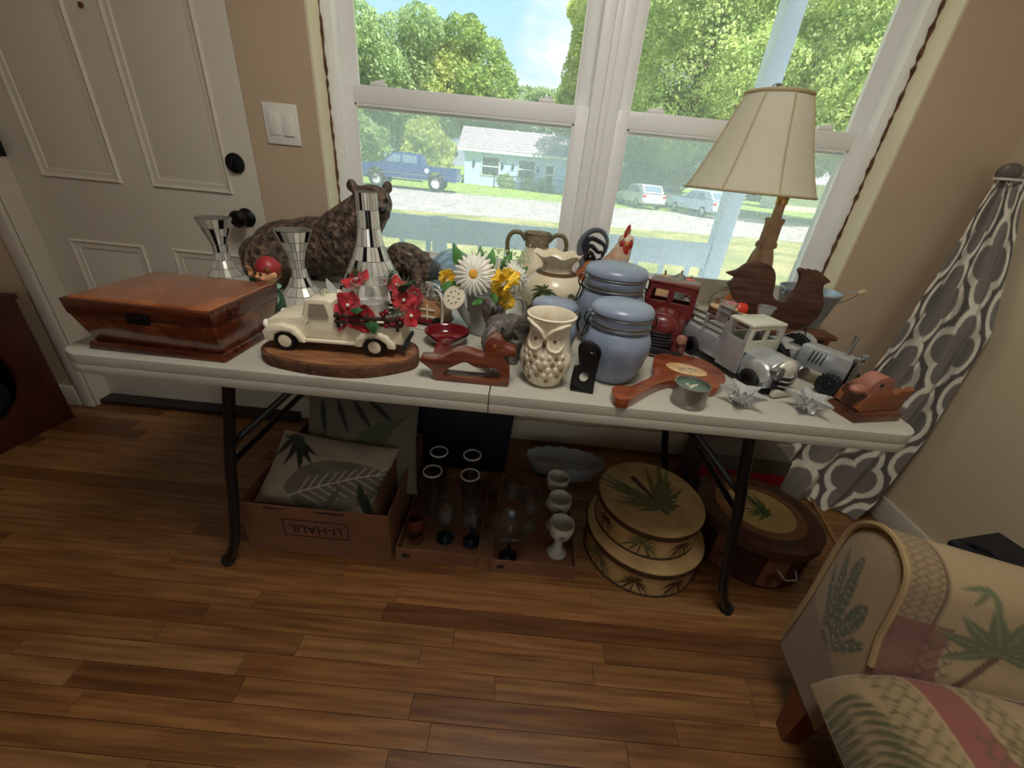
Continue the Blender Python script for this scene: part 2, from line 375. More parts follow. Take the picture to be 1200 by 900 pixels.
def dh_window(name, x0, x1, z0, z1):
    """double hung vinyl window: frame, upper sash (outer), lower sash (inner)"""
    yf = .10
    q = B()
    def bar(ax0, ax1, az0, az1, y0, y1, bev=.003): q.box(((ax0 + ax1) / 2, (y0 + y1) / 2, (az0 + az1) / 2), (ax1 - ax0, y1 - y0, az1 - az0), bev=bev)
    fw = .038
    for a in ((x0, x0 + fw, z0, z1), (x1 - fw, x1, z0, z1)): bar(*a, .088, .20)
    bar(x0 - .001, x1 + .001, z0 - .022, z0 + .035, .0865, .2015); bar(x0 - .001, x1 + .001, z1 - fw, z1 + .006, .0865, .2015)
    w = struct(q.o(name, M['vinyl']))
    zm = 1.345; sw = .050
    def sash(nm, ax0, ax1, az0, az1, y0, y1, bot, top, screen):
        s_ = B()
        for a in ((ax0, ax0 + sw, az0, az1), (ax1 - sw, ax1, az0, az1)): s_.box(((a[0] + a[1]) / 2, (y0 + y1) / 2, (a[2] + a[3]) / 2), (a[1] - a[0], y1 - y0, a[3] - a[2]), bev=.003)
        s_.box(((ax0 + ax1) / 2, (y0 + y1) / 2, az0 + bot / 2), (ax1 - ax0 - .002, y1 - y0 - .001, bot), bev=.003)
        s_.box(((ax0 + ax1) / 2, (y0 + y1) / 2, az1 - top / 2), (ax1 - ax0 - .002, y1 - y0 - .001, top), bev=.003)
        so_ = s_.o(nm, M['vinyl'], w)
        g = B(); g.box(((ax0 + ax1) / 2, (y0 + y1) / 2, (az0 + az1) / 2), (ax1 - ax0 - sw, .004, az1 - az0 - sw)); g.o('pane', M['pane'], so_, smooth=0)
        g = B(); e_ = .006
        ix0, ix1, iz0, iz1 = ax0 + sw, ax1 - sw, az0 + bot, az1 - top
        for c_, d_ in (((ix0 + e_ / 2, 0), (e_, iz1 - iz0)), ((ix1 - e_ / 2, 0), (e_, iz1 - iz0))): g.box((c_[0], (y0 + y1) / 2 - .008, (iz0 + iz1) / 2), (d_[0], .012, d_[1]))
        for zz in (iz0 + e_ / 2, iz1 - e_ / 2): g.box(((ix0 + ix1) / 2, (y0 + y1) / 2 - .008, zz), (ix1 - ix0, .012, e_))
        g.o('glazing_bead', M['vinyl'], so_)
        return so_
    sash('upper_sash', x0 + fw - .004, x1 - fw + .004, zm - .05, z1 - fw + .004, .146, .176, .045, .04, False)
    ls = sash('lower_sash', x0 + fw - .004, x1 - fw + .004, z0 + .03, zm + .018, .104, .136, .06, .055, True)
    for t_ in (.18, .8):
        k = B(); xx = x0 + (x1 - x0) * t_; k.box((xx, .115, zm + .024), (.055, .018, .012), bev=.003); k.cyl((xx - .012, .115, zm + .028), (xx + .02, .11, zm + .034), .005); k.o('sash_lock', M['vinyl'], ls)
    g = B(); g.box(((x0 + x1) / 2, .1855, (z0 + zm) / 2), (x1 - x0 - 2 * fw, .0012, zm - z0 - .03)); g.o('insect_screen', M['screen'], w, smooth=0)
    return w
XM = .272
dh_window('window_1', WX0 + .008, XM - .012, WZ0 + .02, WZ1 - .008)
dh_window('window_2', XM + .012, WX1 - .008, WZ0 + .02, WZ1 - .008)
q = B(); q.box((XM, .14, (WZ0 + WZ1) / 2), (.024, .11, WZ1 - WZ0 - .03), bev=.003); struct(q.o('trim_5', M['vinyl']))
# added unseen window behind the camera, backing the rear fill light
q = B()
for x in (-.6, .3, 1.2): q.box((x, YB, 1.475), (.06, .08, 1.25), bev=.004)
for z in (.85, 2.1): q.box((.3, YB, z), (1.86, .08, .06), bev=.004)
w3 = struct(q.o('added_window_3', M['vinyl'])); g = B(); g.box((.3, YB - .03, 1.475), (1.8, .004, 1.25)); g.o('pane', M['pane'], w3, smooth=0)

# ------------------------------------------------------------------ six panel door
q = B(); dw = DX1 - DX0
q.box(((DX0 + DX1) / 2, .024, DZ / 2 + .012), (dw - .006, .044, DZ - .022), bev=.003)
d1 = struct(q.o('door_1', M['door']))
def panel(x0, x1, z0, z1):
    p_ = B()
    L = [(0, 0), (.006, -.009), (.016, -.004), (.03, -.0035), (.034, .001), (.085, -.0065)]   # inset from edge, proud(-)/sunk(+) of door face y=.002
    rings = []
    for ins, dy in L: rings.append([(x0 + ins, .002 + dy, z0 + ins), (x1 - ins, .002 + dy, z0 + ins), (x1 - ins, .002 + dy, z1 - ins), (x0 + ins, .002 + dy, z1 - ins)])
    vs = [v for r in rings for v in r]; fs = []
    for i in range(len(L) - 1):
        for k in range(4): fs.append((i * 4 + k, i * 4 + (k + 1) % 4, i * 4 + 4 + (k + 1) % 4, i * 4 + 4 + k))
    n = (len(L) - 1) * 4; fs.append((n, n + 1, n + 2, n + 3)); p_.add(vs, fs); p_.o('panel', M['door'], d1, smooth=20)
px = [(-1.775, -1.475), (-1.360, -1.058)]
for a, c_ in px: panel(a, c_, .20, .752); panel(a, c_, .972, 1.60); panel(a, c_, 1.715, 1.95)
q = B(); q.lathe([(0, .0), (.032, 0), (.034, .004), (.031, .012), (.012, .016), (0, .016)], 28, (-1.026, .002, 1.08), (PI / 2, 0, 0)); q.box((-1.026, -.02, 1.08), (.010, .02, .032), rot=(0, .3, 0), bev=.003); q.o('deadbolt', M['black'], d1, label='round black deadbolt turn above the knob')
q = B(); q.lathe([(0, 0), (.033, 0), (.034, .004), (.028, .010), (.012, .014), (.011, .032), (.022, .040), (.030, .052), (.030, .062), (.022, .072), (0, .075)], 28, (-1.026, .002, .897), (PI / 2, 0, 0)); q.o('door_knob', M['black'], d1, label='black round door knob')
q = B(); q.lathe([(0, -.002), (.008, 0), (.0075, .004), (.005, .005), (0, .003)], 18, (-1.417, .0, 1.485), (PI / 2, 0, 0)); q.o('peephole', mat('brass', (170, 120, 70), .3, 1), d1)
q = B(); q.box(((DX0 + DX1) / 2, -.01, .012), (dw, .10, .022), bev=.004); q.o('threshold', mat('dark_threshold', (38, 32, 30), .5), d1)
q = B(); q.box((DX0 - .026, -.083, DZ / 2), (.052, .018, DZ), bev=.005); q.box((DX0 - .003, -.035, DZ / 2), (.008, .08, DZ)); struct(q.o('trim_6', M['base']))
q = B(); q.box((DX0 + .002, -.012, 1.075), (.014, .022, .09), bev=.002); q.cyl((DX0 + .008, -.026, 1.03), (DX0 + .008, -.026, 1.12), .006); q.o('hinge', M['darksteel'], d1)
# ------------------------------------------------------------------ light switch
t = thing('light_switch', 'off-white double rocker light switch on the wall between door and window', 'light switch', (-.831, 0, 1.215))
q = B(); q.box((0, -.0035, 0), (.118, .007, .122), bev=.003); sp_ = q.o('cover_plate', M['white'], t)
for s_ in (-.024, .024):
    q = B(); q.box((s_, -.0085, 0), (.034, .006, .068), rot=(R(3) * (1 if s_ < 0 else -1), 0, 0), bev=.0015); q.o('rocker', M['white'], t)
# added ceiling lamp fitting, out of view, to go with the overhead fill
t = thing('added_ceiling_lamp', 'added round ceiling lamp with a glowing white bowl, out of view, for fill', 'lamp', (.15, -1.26, ZC))
q = B(); q.lathe([(0, 0), (.17, 0), (.17, -.03), (0, -.03)], 32); q.o('base', M['steel'], t)
q = B(); q.lathe([(.16, -.03), (.15, -.06), (.09, -.085), (0, -.095)], 32); q.o('bowl', mat('added_lamp_bowl', (255, 240, 215), .4, emit=1.5), t)
# ================================================================== OUTSIDE
G = -.70
def poly_ground(name, pts, z, m_):
    q = B(); q.add([(x, y, z) for x, y in pts], [tuple(range(len(pts)))]); return struct(q.o(name, m_, smooth=0))
m_lawn = mat('lawn', (124, 132, 62), .95, col2=(176, 166, 104), col3=(152, 152, 82), scale=.9, detail=12, bump=.6, bscale=30)
m_lawn2 = mat('lawn_far', (118, 148, 60), .95, col2=(164, 182, 92), scale=1.2, detail=10, bump=.5, bscale=20)
m_road = mat('sandy_road', (160, 152, 148), .95, col2=(192, 185, 180), scale=1.5, detail=12, bump=.3, bscale=40)
poly_ground('lawn_near', [(-60, .3), (60, .3), (60, 26), (22, 19.3), (13, 17.6), (-.6, 15.6), (-60, 8)], G, m_lawn)
poly_ground('road', [(-60, 8), (-.6, 15.6), (13, 17.6), (22, 19.3), (60, 26), (60, 42), (21, 30), (-1.1, 27), (-60, 19)], G - .02, m_road)
poly_ground('lawn_far', [(-60, 19), (-1.1, 27), (21, 30), (60, 42), (150, 160), (-150, 160)], G, m_lawn2)
# porch
m_post = mat('porch_white_paint', (212, 228, 252), .6, col2=(204, 222, 248), scale=6)
q = B(); q.box((0, 1.0, -.16), (6.4, 1.5, .12)); struct(q.o('porch_floor', mat('porch_deck', (210, 210, 210), .8), smooth=0))
q = B(); q.box((0, 1.15, 2.75), (7.5, 1.9, .12)); struct(q.o('porch_roof', m_post, smooth=0))
q = B(); q.box((0, 1.15, 2.55), (7.5, 1.9, .02)); struct(q.o('porch_ceiling', m_post, smooth=0))
t = thing('porch_post', 'pale blue-grey painted porch post seen behind the lamp', 'post', (1.47, 1.6, -.10))
q = B(); q.box((0, 0, 1.33), (.115, .115, 2.66), bev=.006); q.o('shaft', m_post, t)
q = B(); q.box((0, 0, .06), (.15, .15, .12), bev=.008); q.o('foot', m_post, t)
t = thing('porch_railing', 'pale blue-grey porch railing with a wide top board outside the window', 'railing', (0, 1.6, -.10))
for x0, x1 in ((-3.0, -.66), (-.56, 1.405)):
    q = B(); q.box(((x0 + x1) / 2, -.03, .79), (x1 - x0, .035, .175), bev=.004); q.o('top_board', m_post, t)
    q = B(); q.box(((x0 + x1) / 2, 0, .16), (x1 - x0, .04, .09), bev=.004); q.o('bottom_rail', m_post, t)
q = B(); q.box((-.61, 0, .44), (.10, .09, .88), bev=.005); q.o('newel_post', m_post, t)
x = -2.9
while x < 1.38:
    if abs(x + .61) > .08:
        q = B(); q.box((x, .01, .46), (.032, .032, .62)); q.o('baluster', m_post, t, smooth=0)
    x += .2
# bare sapling
t = thing('sapling', 'bare thin sapling standing in the near lawn beyond the railing', 'sapling', (4.6, 9.0, G))
q = B(); q.tube([(0, 0, 0), (.03, 0, .5), (-.02, 0, 1.0), (.03, 0, 1.5)], [.02, .014, .010, .005], 6)
for k in range(12):
    z = .4 + k * .09; a = k * 2.4; q.tube([(0, 0, z), (.25 * math.cos(a), .2 * math.sin(a), z + .2), (.38 * math.cos(a), .3 * math.sin(a), z + .45)], [.006, .004, .002], 5)
q.o('stem', mat('pale_twig', (190, 180, 170), .9), t)

# ------------------------------------------------------------------ trees
def leaf_cloud(name, blobs, n, size, m_, parent):
    """one leafy crown: many small leaf blades through the outer shell of overlapping blobs"""
    P = []; wts = np.array([r[0] * r[1] * r[2] for _, r in blobs]) ** .67; cnt = (n * wts / wts.sum()).astype(int)
    for (c_, r), k in zip(blobs, cnt):
        d = rng.normal(size=(k, 3)); d /= np.linalg.norm(d, axis=1)[:, None]
        rad = .62 + .42 * rng.random(k) ** .5; lump = 1 + .12 * np.sin(d[:, 0] * 7 + c_[0]) * np.cos(d[:, 2] * 6 + c_[2])
        P.append(np.array(c_) + d * np.array(r) * (rad * lump)[:, None])
    P = np.concatenate(P); k = len(P)
    a = rng.normal(size=(k, 3)); a /= np.linalg.norm(a, axis=1)[:, None]; c_ = rng.normal(size=(k, 3)); b_ = np.cross(a, c_); b_ /= np.linalg.norm(b_, axis=1)[:, None]
    s_ = size * (.6 + .8 * rng.random(k))[:, None]
    V = np.stack([P - a * s_, P + b_ * s_ * .5, P + a * s_, P - b_ * s_ * .5], 1).reshape(-1, 3)
    me = bpy.data.meshes.new(name); F = np.arange(k * 4).reshape(k, 4)
    me.vertices.add(k * 4); me.vertices.foreach_set('co', V.ravel().astype(np.float32)); me.loops.add(k * 4); me.loops.foreach_set('vertex_index', F.ravel().astype(np.int32))
    me.polygons.add(k); me.polygons.foreach_set('loop_start', np.arange(0, k * 4, 4, dtype=np.int32)); me.update(calc_edges=True); me.validate()
    me.materials.append(m_); return link(name, me, parent, kind='stuff')
m_bark = mat('tree_bark', (92, 78, 64), .95, col2=(128, 112, 96), scale=6, bump=.6)
LM = [leafmat('leaf_mid', (84, 118, 60), (180, 204, 116)), leafmat('leaf_yellow', (130, 156, 70), (236, 240, 160)), leafmat('leaf_blue', (104, 136, 90), (190, 214, 152)), leafmat('leaf_light', (104, 146, 70), (232, 244, 168))]
def tree(name, label, loc, h, crown_r, crown_z, mi, n, size, k=9, group=None, trunk=.22):
    t_ = thing(name, label, 'tree', loc, 0, group)
    bl = [((0, 0, crown_z), (crown_r * .8, crown_r * .8, (h - crown_z) * .8))]
    for i in range(k):
        a = i * 2.4; rr = crown_r * random.uniform(.45, .75); z = crown_z + random.uniform(-.5, .75) * (h - crown_z)
        s_ = crown_r * random.uniform(.35, .55); bl.append(((rr * math.cos(a), rr * math.sin(a), z), (s_, s_, s_ * .8)))
    leaf_cloud('foliage', bl, n, size, LM[mi], t_)
    q = B(); q.tube([(0, 0, 0), (.05, .05, crown_z * .5), (0, 0, crown_z * 1.1)], [trunk, trunk * .8, trunk * .5], 10)
    for i in range(4):
        a = i * 1.6; q.tube([(0, 0, crown_z * .7), (crown_r * .4 * math.cos(a), crown_r * .4 * math.sin(a), crown_z * 1.15)], [trunk * .4, trunk * .15], 7)
    q.o('trunk', m_bark, t_); return t_
# back row, left to right behind truck and blue house
tree('tree', 'tall blue-green tree at the far left above the truck bonnet', (-21, 46, G), 16.2, 6.2, 7.5, 2, 30000, .2)
tree('tree', 'dense blue-green tree directly behind the blue truck', (-15.2, 50, G), 15.2, 5.8, 8, 2, 34000, .19)
tree('tree', 'yellow-green round tree rising between truck and blue house', (-11.5, 52, G), 13.8, 4.4, 8, 1, 30000, .19)
tree('tree', 'tallest dark green oak above the left end of the blue house', (-7.0, 54, G), 15.2, 5.2, 9.2, 0, 34000, .19)
tree('tree', 'lower dark green tree behind the middle of the blue house roof', (1.2, 58, G), 10.5, 4.6, 4.4, 2, 20000, .2)
tree('tree', 'bright green shrubby tree at the left corner of the blue house', (-9.6, 40, G), 5.6, 2.4, 2.5, 1, 6000, .24)
tree('tree', 'bushy tree low behind the front of the blue truck', (-16, 37, G), 6.4, 3.4, 2.6, 2, 7000, .26)
tree('tree', 'yellow-green tree beside the centre mullion rising past the sky gap', (5.9, 47, G), 19.5, 4.6, 10.5, 1, 42000, .19)
tree('tree', 'big light green tree filling the right window above the parked cars', (11.5, 34.5, G), 17.5, 6.2, 9.6, 3, 90000, .125, 12)
tree('tree', 'large leafy tree at the top right beside the porch post', (20.5, 30, G), 15.5, 6.4, 9.0, 3, 85000, .125, 12)
tree('tree', 'shaded green tree with a leaning bare trunk beside the white house', (21.0, 36.5, G), 8.8, 4.0, 5.6, 0, 9000, .26, 8)
tree('tree', 'dark green tree behind the silver wagon', (12.0, 42, G), 9.5, 5.0, 4.2, 0, 22000, .2)
tree('tree', 'overhanging pale green tree at the far right edge of the right window', (29.5, 27, G), 15.5, 5.5, 9.2, 3, 36000, .14, 10)
tree('tree', 'far tree line clump behind the white house', (38, 78, G), 13, 8, 6, 0, 9000, .5)

# ------------------------------------------------------------------ blue house
t = thing('house', 'light blue single-storey house with a grey shingle roof', 'house', (-6.2, 40, G), R(3))
m_hw = mat('blue_siding', (196, 220, 255), .8, col2=(190, 214, 252), scale=3); m_hw2 = mat('white_trim', (236, 240, 244), .6)
m_sh = mat('shingles', (150, 142, 150), .95, col2=(186, 178, 186), scale=14, stretch=(1, 4, 1), bump=.4); m_dk = mat('dark_window', (52, 60, 68), .2)
q = B(); q.box((7, 4, 1.4), (14, 8, 2.8)); q.o('wall', m_hw, t, smooth=0)
q = B(); q.prism([(-.40, 2.86), (4.2, 4.75), (9.2, 2.65), (9.2, 2.5), (4.2, 4.55), (-.40, 2.70)], 15.2, plane='yz', off=7); rf = q.o('roof', m_sh, t, smooth=0)
for k in range(8):
    q = B(); q.box((7, -.20 + k * .58, 3.0 + k * .236), (15.1, .56, .05), rot=(R(22), 0, 0)); q.o('shingle_course', m_sh, rf, smooth=0)
q = B(); q.box((7, -.42, 2.76), (15.2, .06, .22)); q.o('fascia', m_hw2, t, smooth=0)
for x, w in ((1.55, 1.65), (4.85, 1.6)):
    q = B(); q.box((x + w / 2, -.03, 1.6), (w, .1, 1.5)); fr = q.o('window', m_hw2, t, smooth=0)
    for z in (1.23, 1.97):
        q = B(); q.box((x + w / 2, -.07, z), (w - .16, .05, .64)); q.o('pane', m_dk, fr, smooth=0)
for x in (.85, 3.45, 4.4, 6.7):
    q = B(); q.prism([(-.12, -.25), (.05, -.3), (.14, 0), (.06, .3), (-.1, .2)], .05); q.o('wall_ornament', m_dk, t, loc=(x, -.04, 1.7))
q = B(); q.box((7.75, -.04, 1.15), (.95, .1, 2.2)); dr = q.o('door', m_hw2, t, smooth=0)
for z in (.95, 1.75):
    q = B(); q.box((7.75, -.1, z), (.7, .05, .65)); q.o('pane', m_dk, dr, smooth=0)
q = B(); q.box((9.4, -.9, 1.25), (.1, .1, 2.5)); q.o('porch_post', m_hw2, t, smooth=0)
q = B(); q.box((11, -.04, 1.2), (1.1, .1, 2.3)); q.o('door', m_hw2, t, smooth=0)
# dark fence in front of it
t = thing('yard_fence', 'thin black rail fence in front of the blue house', 'fence', (-3.2, 37.4, G), R(3))
for i in range(4):
    q = B(); q.box((i * 2.35, 0, .65), (.10, .10, 1.3)); q.o('post', M['blackm'], t, smooth=0)
for z in (.55, 1.0):
    q = B(); q.box((3.5, 0, z), (7.1, .05, .08)); q.o('rail', M['blackm'], t, smooth=0)
for i, (x, y, s_, mi, lb) in enumerate(((-2.3, 38.6, .75, 3, 'pale bush under the first window of the blue house'), (-.2, 38.6, .6, 1, 'yellow-green bush between the two windows of the blue house'), (1.4, 38.8, .5, 3, 'small green bush under the second window of the blue house'))):
    t = thing('bush', lb, 'bush', (x, y, G)); leaf_cloud('foliage', [((0, 0, s_ * .7), (s_, s_ * .7, s_ * .8)), ((s_ * .6, 0, s_ * .5), (s_ * .6, s_ * .6, s_ * .6))], 1400, .12, LM[mi], t)
for i, (x, lb) in enumerate(((.9, 'potted plant left of the door of the blue house'), (3.5, 'potted plant right of the door of the blue house'))):
    t = thing('potted_plant', lb, 'plant', (x, 36.9, G)); q = B(); q.lathe([(0, 0), (.2, 0), (.28, .45), (.25, .45), (.22, .38), (0, .38)], 12); q.o('pot', M['blackm'], t)
    leaf_cloud('foliage', [((0, 0, .75), (.35, .35, .35))], 300, .1, LM[0], t)

# ------------------------------------------------------------------ blue pickup
def wheel_parts(t_, x, y, r, w, m_tire, m_hub, rz=0):
    q = B(); q.lathe([(r * .6, -w / 2), (r * .93, -w / 2), (r, -w * .32), (r, w * .32), (r * .93, w / 2), (r * .6, w / 2)], 24, rot=(PI / 2, 0, 0)); ti = q.o('tire', m_tire, t_, loc=(x, y, r))
    q = B(); q.lathe([(0, -w * .38), (r * .2, -w * .44), (r * .3, -w * .34), (r * .6, -w * .44), (r * .62, -w * .3), (r * .62, w * .3), (0, w * .3)], 20, rot=(PI / 2, 0, 0))
    q.o('hub', m_hub, ti); return ti
m_truck = mat('blue_car_paint', (46, 70, 128), .28, coat=.6); m_tire = mat('tire', (34, 34, 36), .8); m_hub = mat('wheel_hub', (206, 206, 204), .4); m_carglass = mat('car_glass', (120, 140, 160), .08, spec=1)
t = thing('pickup_truck', 'dark blue crew cab pickup parked across the road', 'truck', (-7.6, 26.6, G), R(2))
L = 6.1
pr = [(0, .62), (.0, 1.15), (.15, 1.28), (1.55, 1.36), (2.15, 1.42), (3.95, 1.42), (4.0, 1.36), (L, 1.36), (L, .62), (L - .75, .62), (L - .85, .95), (L - 1.1, 1.08), (L - 1.45, 1.08), (L - 1.7, .95), (L - 1.8, .60), (1.75, .60), (1.65, .95), (1.4, 1.08), (1.05, 1.08), (.8, .95), (.7, .62)]
q = B(); q.prism(pr, 1.9, bev=.04); bd = q.o('body', m_truck, t, loc=(-L / 2, 0, 0))
q = B(); q.prism([(1.5, 1.34), (2.2, 1.90), (2.5, 1.98), (3.7, 1.98), (3.95, 1.88), (4.02, 1.36)], 1.62, bev=.05); cb = q.o('cab', m_truck, t, loc=(-L / 2, 0, 0))
for x0, x1, xa, xb in ((1.82, 2.72, 2.32, 2.72), (2.82, 3.72, 2.82, 3.66)):
    for s_ in (-1, 1):
        q = B(); q.prism([(x0, 1.44), (x1, 1.44), (xb, 1.86), (xa, 1.86)], .02); q.o('side_window', m_carglass, cb, loc=(0, s_ * .815, 0))
q = B(); q.box((.0, 0, .72), (.16, 1.9, .24), bev=.04); q.o('front_bumper', M['chrome'], t, loc=(-L / 2, 0, 0))
q = B(); q.box((L, 0, .68), (.14, 1.8, .2), bev=.03); q.o('rear_bumper', M['chrome'], t, loc=(-L / 2, 0, 0))
q = B(); q.box((L * .5, -.955, .86), (L - 1.0, .012, .05)); q.o('side_stripe', M['steel'], bd)
q = B(); q.cyl((4.3, -.95, 1.12), (4.3, -.965, 1.12), .13, seg=20); q.o('door_emblem', m_hw2, bd, label='round white emblem on the bed side')
q = B(); q.box((.6, -.955, .55), (1.4, .05, .1)); q.box((3.1, -.95, .52), (1.9, .12, .08), bev=.02); q.o('running_board', M['blackm'], t, loc=(-L / 2, 0, 0))
for x in (1.22, L - 1.28):
    for y in (-.82, .82): wheel_parts(t, x - L / 2, y, .46, .3, m_tire, m_hub)

# ------------------------------------------------------------------ cars
def car(label, loc, rz, col, wagon, L=4.5, name='car'):
    mp_ = mat('car_paint', col, .25, coat=.5); t_ = thing(name, label, 'car', loc, rz)
    rear = [(4.35, 1.0), (4.1, 1.45)] if wagon else [(4.5, .95), (3.75, 1.0)]
    q = B(); q.prism([(0, .35), (0, .75), (.5, .88), (1.2, .95), (3.7, 1.0), (4.42, .95), (4.5, .7), (4.48, .35)], 1.74, bev=.08); q.o('body', mp_, t_, loc=(-L / 2, 0, 0))
    cabp = [(1.15, .9), (1.95, 1.42), (2.3, 1.5), (3.75, 1.48), (4.3, 1.0)] if wagon else [(1.15, .9), (1.9, 1.38), (2.2, 1.44), (3.1, 1.42), (3.85, .98)]
    q = B(); q.prism(cabp, 1.5, bev=.06); cb_ = q.o('cabin', mp_, t_, loc=(-L / 2, 0, 0))
    c0, c1 = (cabp[3], cabp[4]); rw = B(); dx, dz = c1[0] - c0[0], c1[1] - c0[1]
    rw.box(((c0[0] + c1[0]) / 2, 0, (c0[1] + c1[1]) / 2), (.03, 1.22, math.hypot(dx, dz) * .7), rot=(0, math.atan2(dx, dz), 0)); rw.o('rear_window', m_carglass, cb_)
    for s_ in (-1, 1):
        q = B(); q.prism([(1.6, .98), (2.6, .98), (2.6, 1.36), (2.1, 1.36)], .02); q.prism([(2.7, .98), (3.55, 1.0), (3.3, 1.36), (2.7, 1.36)], .02); q.o('side_window', m_carglass, cb_, loc=(0, s_ * .755, 0))
        q = B(); q.box((4.46, s_ * .72, .78), (.06, .26, .22), bev=.02); q.o('tail_light', mat('tail_light', (196, 40, 40), .3), t_, loc=(-L / 2, 0, 0))
    q = B(); q.box((4.5, 0, .5), (.1, 1.66, .2), bev=.03); q.o('bumper', mp_, t_, loc=(-L / 2, 0, 0))
    q = B(); q.box((4.52, 0, .72), (.02, .5, .13)); q.o('number_plate', m_hw2, t_, loc=(-L / 2, 0, 0))
    for x in (.85, 3.65):
        for y in (-.78, .78): wheel_parts(t_, x - L / 2, y, .32, .2, m_tire, m_hub)
    return t_
car('silver hatchback parked furthest left of the three cars', (7.9, 30.9, G), R(-78), (196, 196, 200), True)
car('white car parked behind the pale blue wagon', (10.4, 35.5, G), R(-70), (238, 238, 236), False)
car('pale blue wagon parked nearest the road on the right', (11.3, 28.4, G), R(-70), (190, 206, 226), True)

# ------------------------------------------------------------------ white house on the right
t = thing('house', 'white house half hidden behind the lamp on the right', 'house', (30, 50, G), R(-8))
q = B(); q.box((8, 4, 1.5), (18, 8, 3.0)); q.o('wall', mat('white_siding', (236, 228, 214), .8), t, smooth=0)
q = B(); q.prism([(-1, 2.85), (4, 4.6), (9, 2.85)], 19, plane='yz', off=8); q.o('roof', m_sh, t, smooth=0)
for x in (3.2, 8.4):
    q = B(); q.box((x, -.04, 1.7), (1.2, .1, 1.2)); fr = q.o('window', m_hw2, t, smooth=0); q = B(); q.box((x, -.09, 1.7), (1.0, .05, 1.0)); q.o('pane', m_dk, fr, smooth=0)
t = thing('garden_chair', 'white garden chair on the far lawn before the white house', 'chair', (31.6, 46, G), R(20))
for sx in (-.5, .5):
    for sy in (-.5, .5):
        q = B(); q.cyl((sx, sy, 0), (sx * .9, sy * .9, .9), .05, seg=8); q.o('leg', m_hw2, t)
q = B(); q.box((0, 0, .9), (1.1, 1.1, .08)); q.o('seat', m_hw2, t); q = B(); q.box((0, .5, 1.5), (1.1, .08, 1.2), rot=(-.2, 0, 0)); q.o('backrest', m_hw2, t)
# ================================================================== FOLDING TABLE
T = .735
t = thing('folding_table', 'long grey plastic folding table under the window, black bent legs', 'table', (0, -.505, 0))
def half(sgn):
    q = B(); r = .055; x0, x1, y0, y1 = .0012, .925, -.38, .38
    out = [(x0, y0), (x1 - r, y0)] + [(x1 - r + r * math.sin(a), y0 + r - r * math.cos(a)) for a in np.linspace(0, PI / 2, 8)[1:]] + [(x1 - r + r * math.cos(a), y1 - r + r * math.sin(a)) for a in np.linspace(0, PI / 2, 8)] + [(x0, y1)]
    if sgn < 0: out = [(-x, y) for x, y in reversed(out)]
    q.prism(out, .024, plane='xy', off=T - .012, bev=.007, seg=3); o = q.o('tabletop', M['table'], t)
    q = B(); inn = [(x * .985 + .0 if abs(x) > .1 else x, y * .972) for x, y in out]; q.prism(out, .022, holes=[[(x * .97 + sgn * .004, y * .95) for x, y in reversed(out)]], plane='xy', off=T - .0352, bev=.003)
    q.o('apron', M['table'], o)
    return o
half(-1); half(1)
for sx in (-1, 1):
    q = B()
    for sy in (-1, 1):
        q.tube([(sx * .60, sy * .32, .69), (sx * .632, sy * .318, .55), (sx * .668, sy * .312, .41), (sx * .70, sy * .308, .25), (sx * .735, sy * .306, .10), (sx * .775, sy * .305, .012)], .0135, 10, sub=4)
        q.o('leg', M['black'], t); 
        q = B(); q.lathe([(0, 0), (.017, 0), (.018, .02), (.0145, .028), (0, .028)], 12, (sx * .777, sy * .305, 0)); q.o('leg_cap', M['blackm'], t); q = B()
    q.tube([(sx * .60, -.33, .685), (sx * .60, .33, .685)], .012, 8); q.o('leg_bar', M['black'], t)
    q = B(); q.tube([(sx * .668, -.312, .41), (sx * .668, .312, .41)], .009, 8); q.o('cross_bar', M['black'], t)
    for sy in (-1, 1):
        q = B(); q.tube([(sx * .655, sy * .30, .47), (sx * .52, sy * .18, .60), (sx * .36, sy * .04, .69)], .009, 8); q.o('brace', M['black'], t)
q = B(); q.box((0, 0, .69), (.10, .62, .012)); q.o('hinge_plate', M['darksteel'], t)

# ================================================================== WOODEN BOX (far left)
m_burl = mat('burl_veneer', (74, 30, 16), .22, col2=(142, 80, 44), col3=(96, 44, 24), scale=22, detail=12, coat=.7, lo=.3, hi=.72)
m_burl2 = mat('dark_rosewood', (52, 20, 12), .25, col2=(92, 42, 24), scale=18, stretch=(.5, 4, 4), coat=.6)
t = thing('wooden_box', 'large glossy burl wood keepsake box at the left end of the table', 'box', (-.716, -.755, T), R(-1))
def frus(q, w0, d0, w1, d1, z0, z1, bev=.002):
    vs = [(sx * w / 2, sy * d / 2, z) for w, d, z in ((w0, d0, z0), (w1, d1, z1)) for sx, sy in ((-1, -1), (1, -1), (1, 1), (-1, 1))]
    _, f = q.add(vs, [(3, 2, 1, 0), (4, 5, 6, 7), (0, 1, 5, 4), (1, 2, 6, 5), (2, 3, 7, 6), (3, 0, 4, 7)]); q.bevel({e for g in f for e in g.edges}, bev)
q = B(); frus(q, .300, .212, .292, .206, .0, .018, .003); q.o('base_molding', m_burl2, t)
q = B(); frus(q, .276, .19, .300, .226, .018, .082); q.o('body', m_burl, t)
q = B(); frus(q, .304, .230, .308, .236, .082, .116, .003); ld = q.o('lid', m_burl2, t)
q = B(); frus(q, .292, .218, .282, .206, .1155, .119, .001); q.o('lid_panel', mat('burl_lid_sheen', (112, 54, 28), .2, col2=(172, 104, 62), col3=(140, 76, 42), scale=14, detail=12, coat=.8, lo=.3, hi=.72), ld)  # lid veneer lighter than the body: window reflection put into the colour
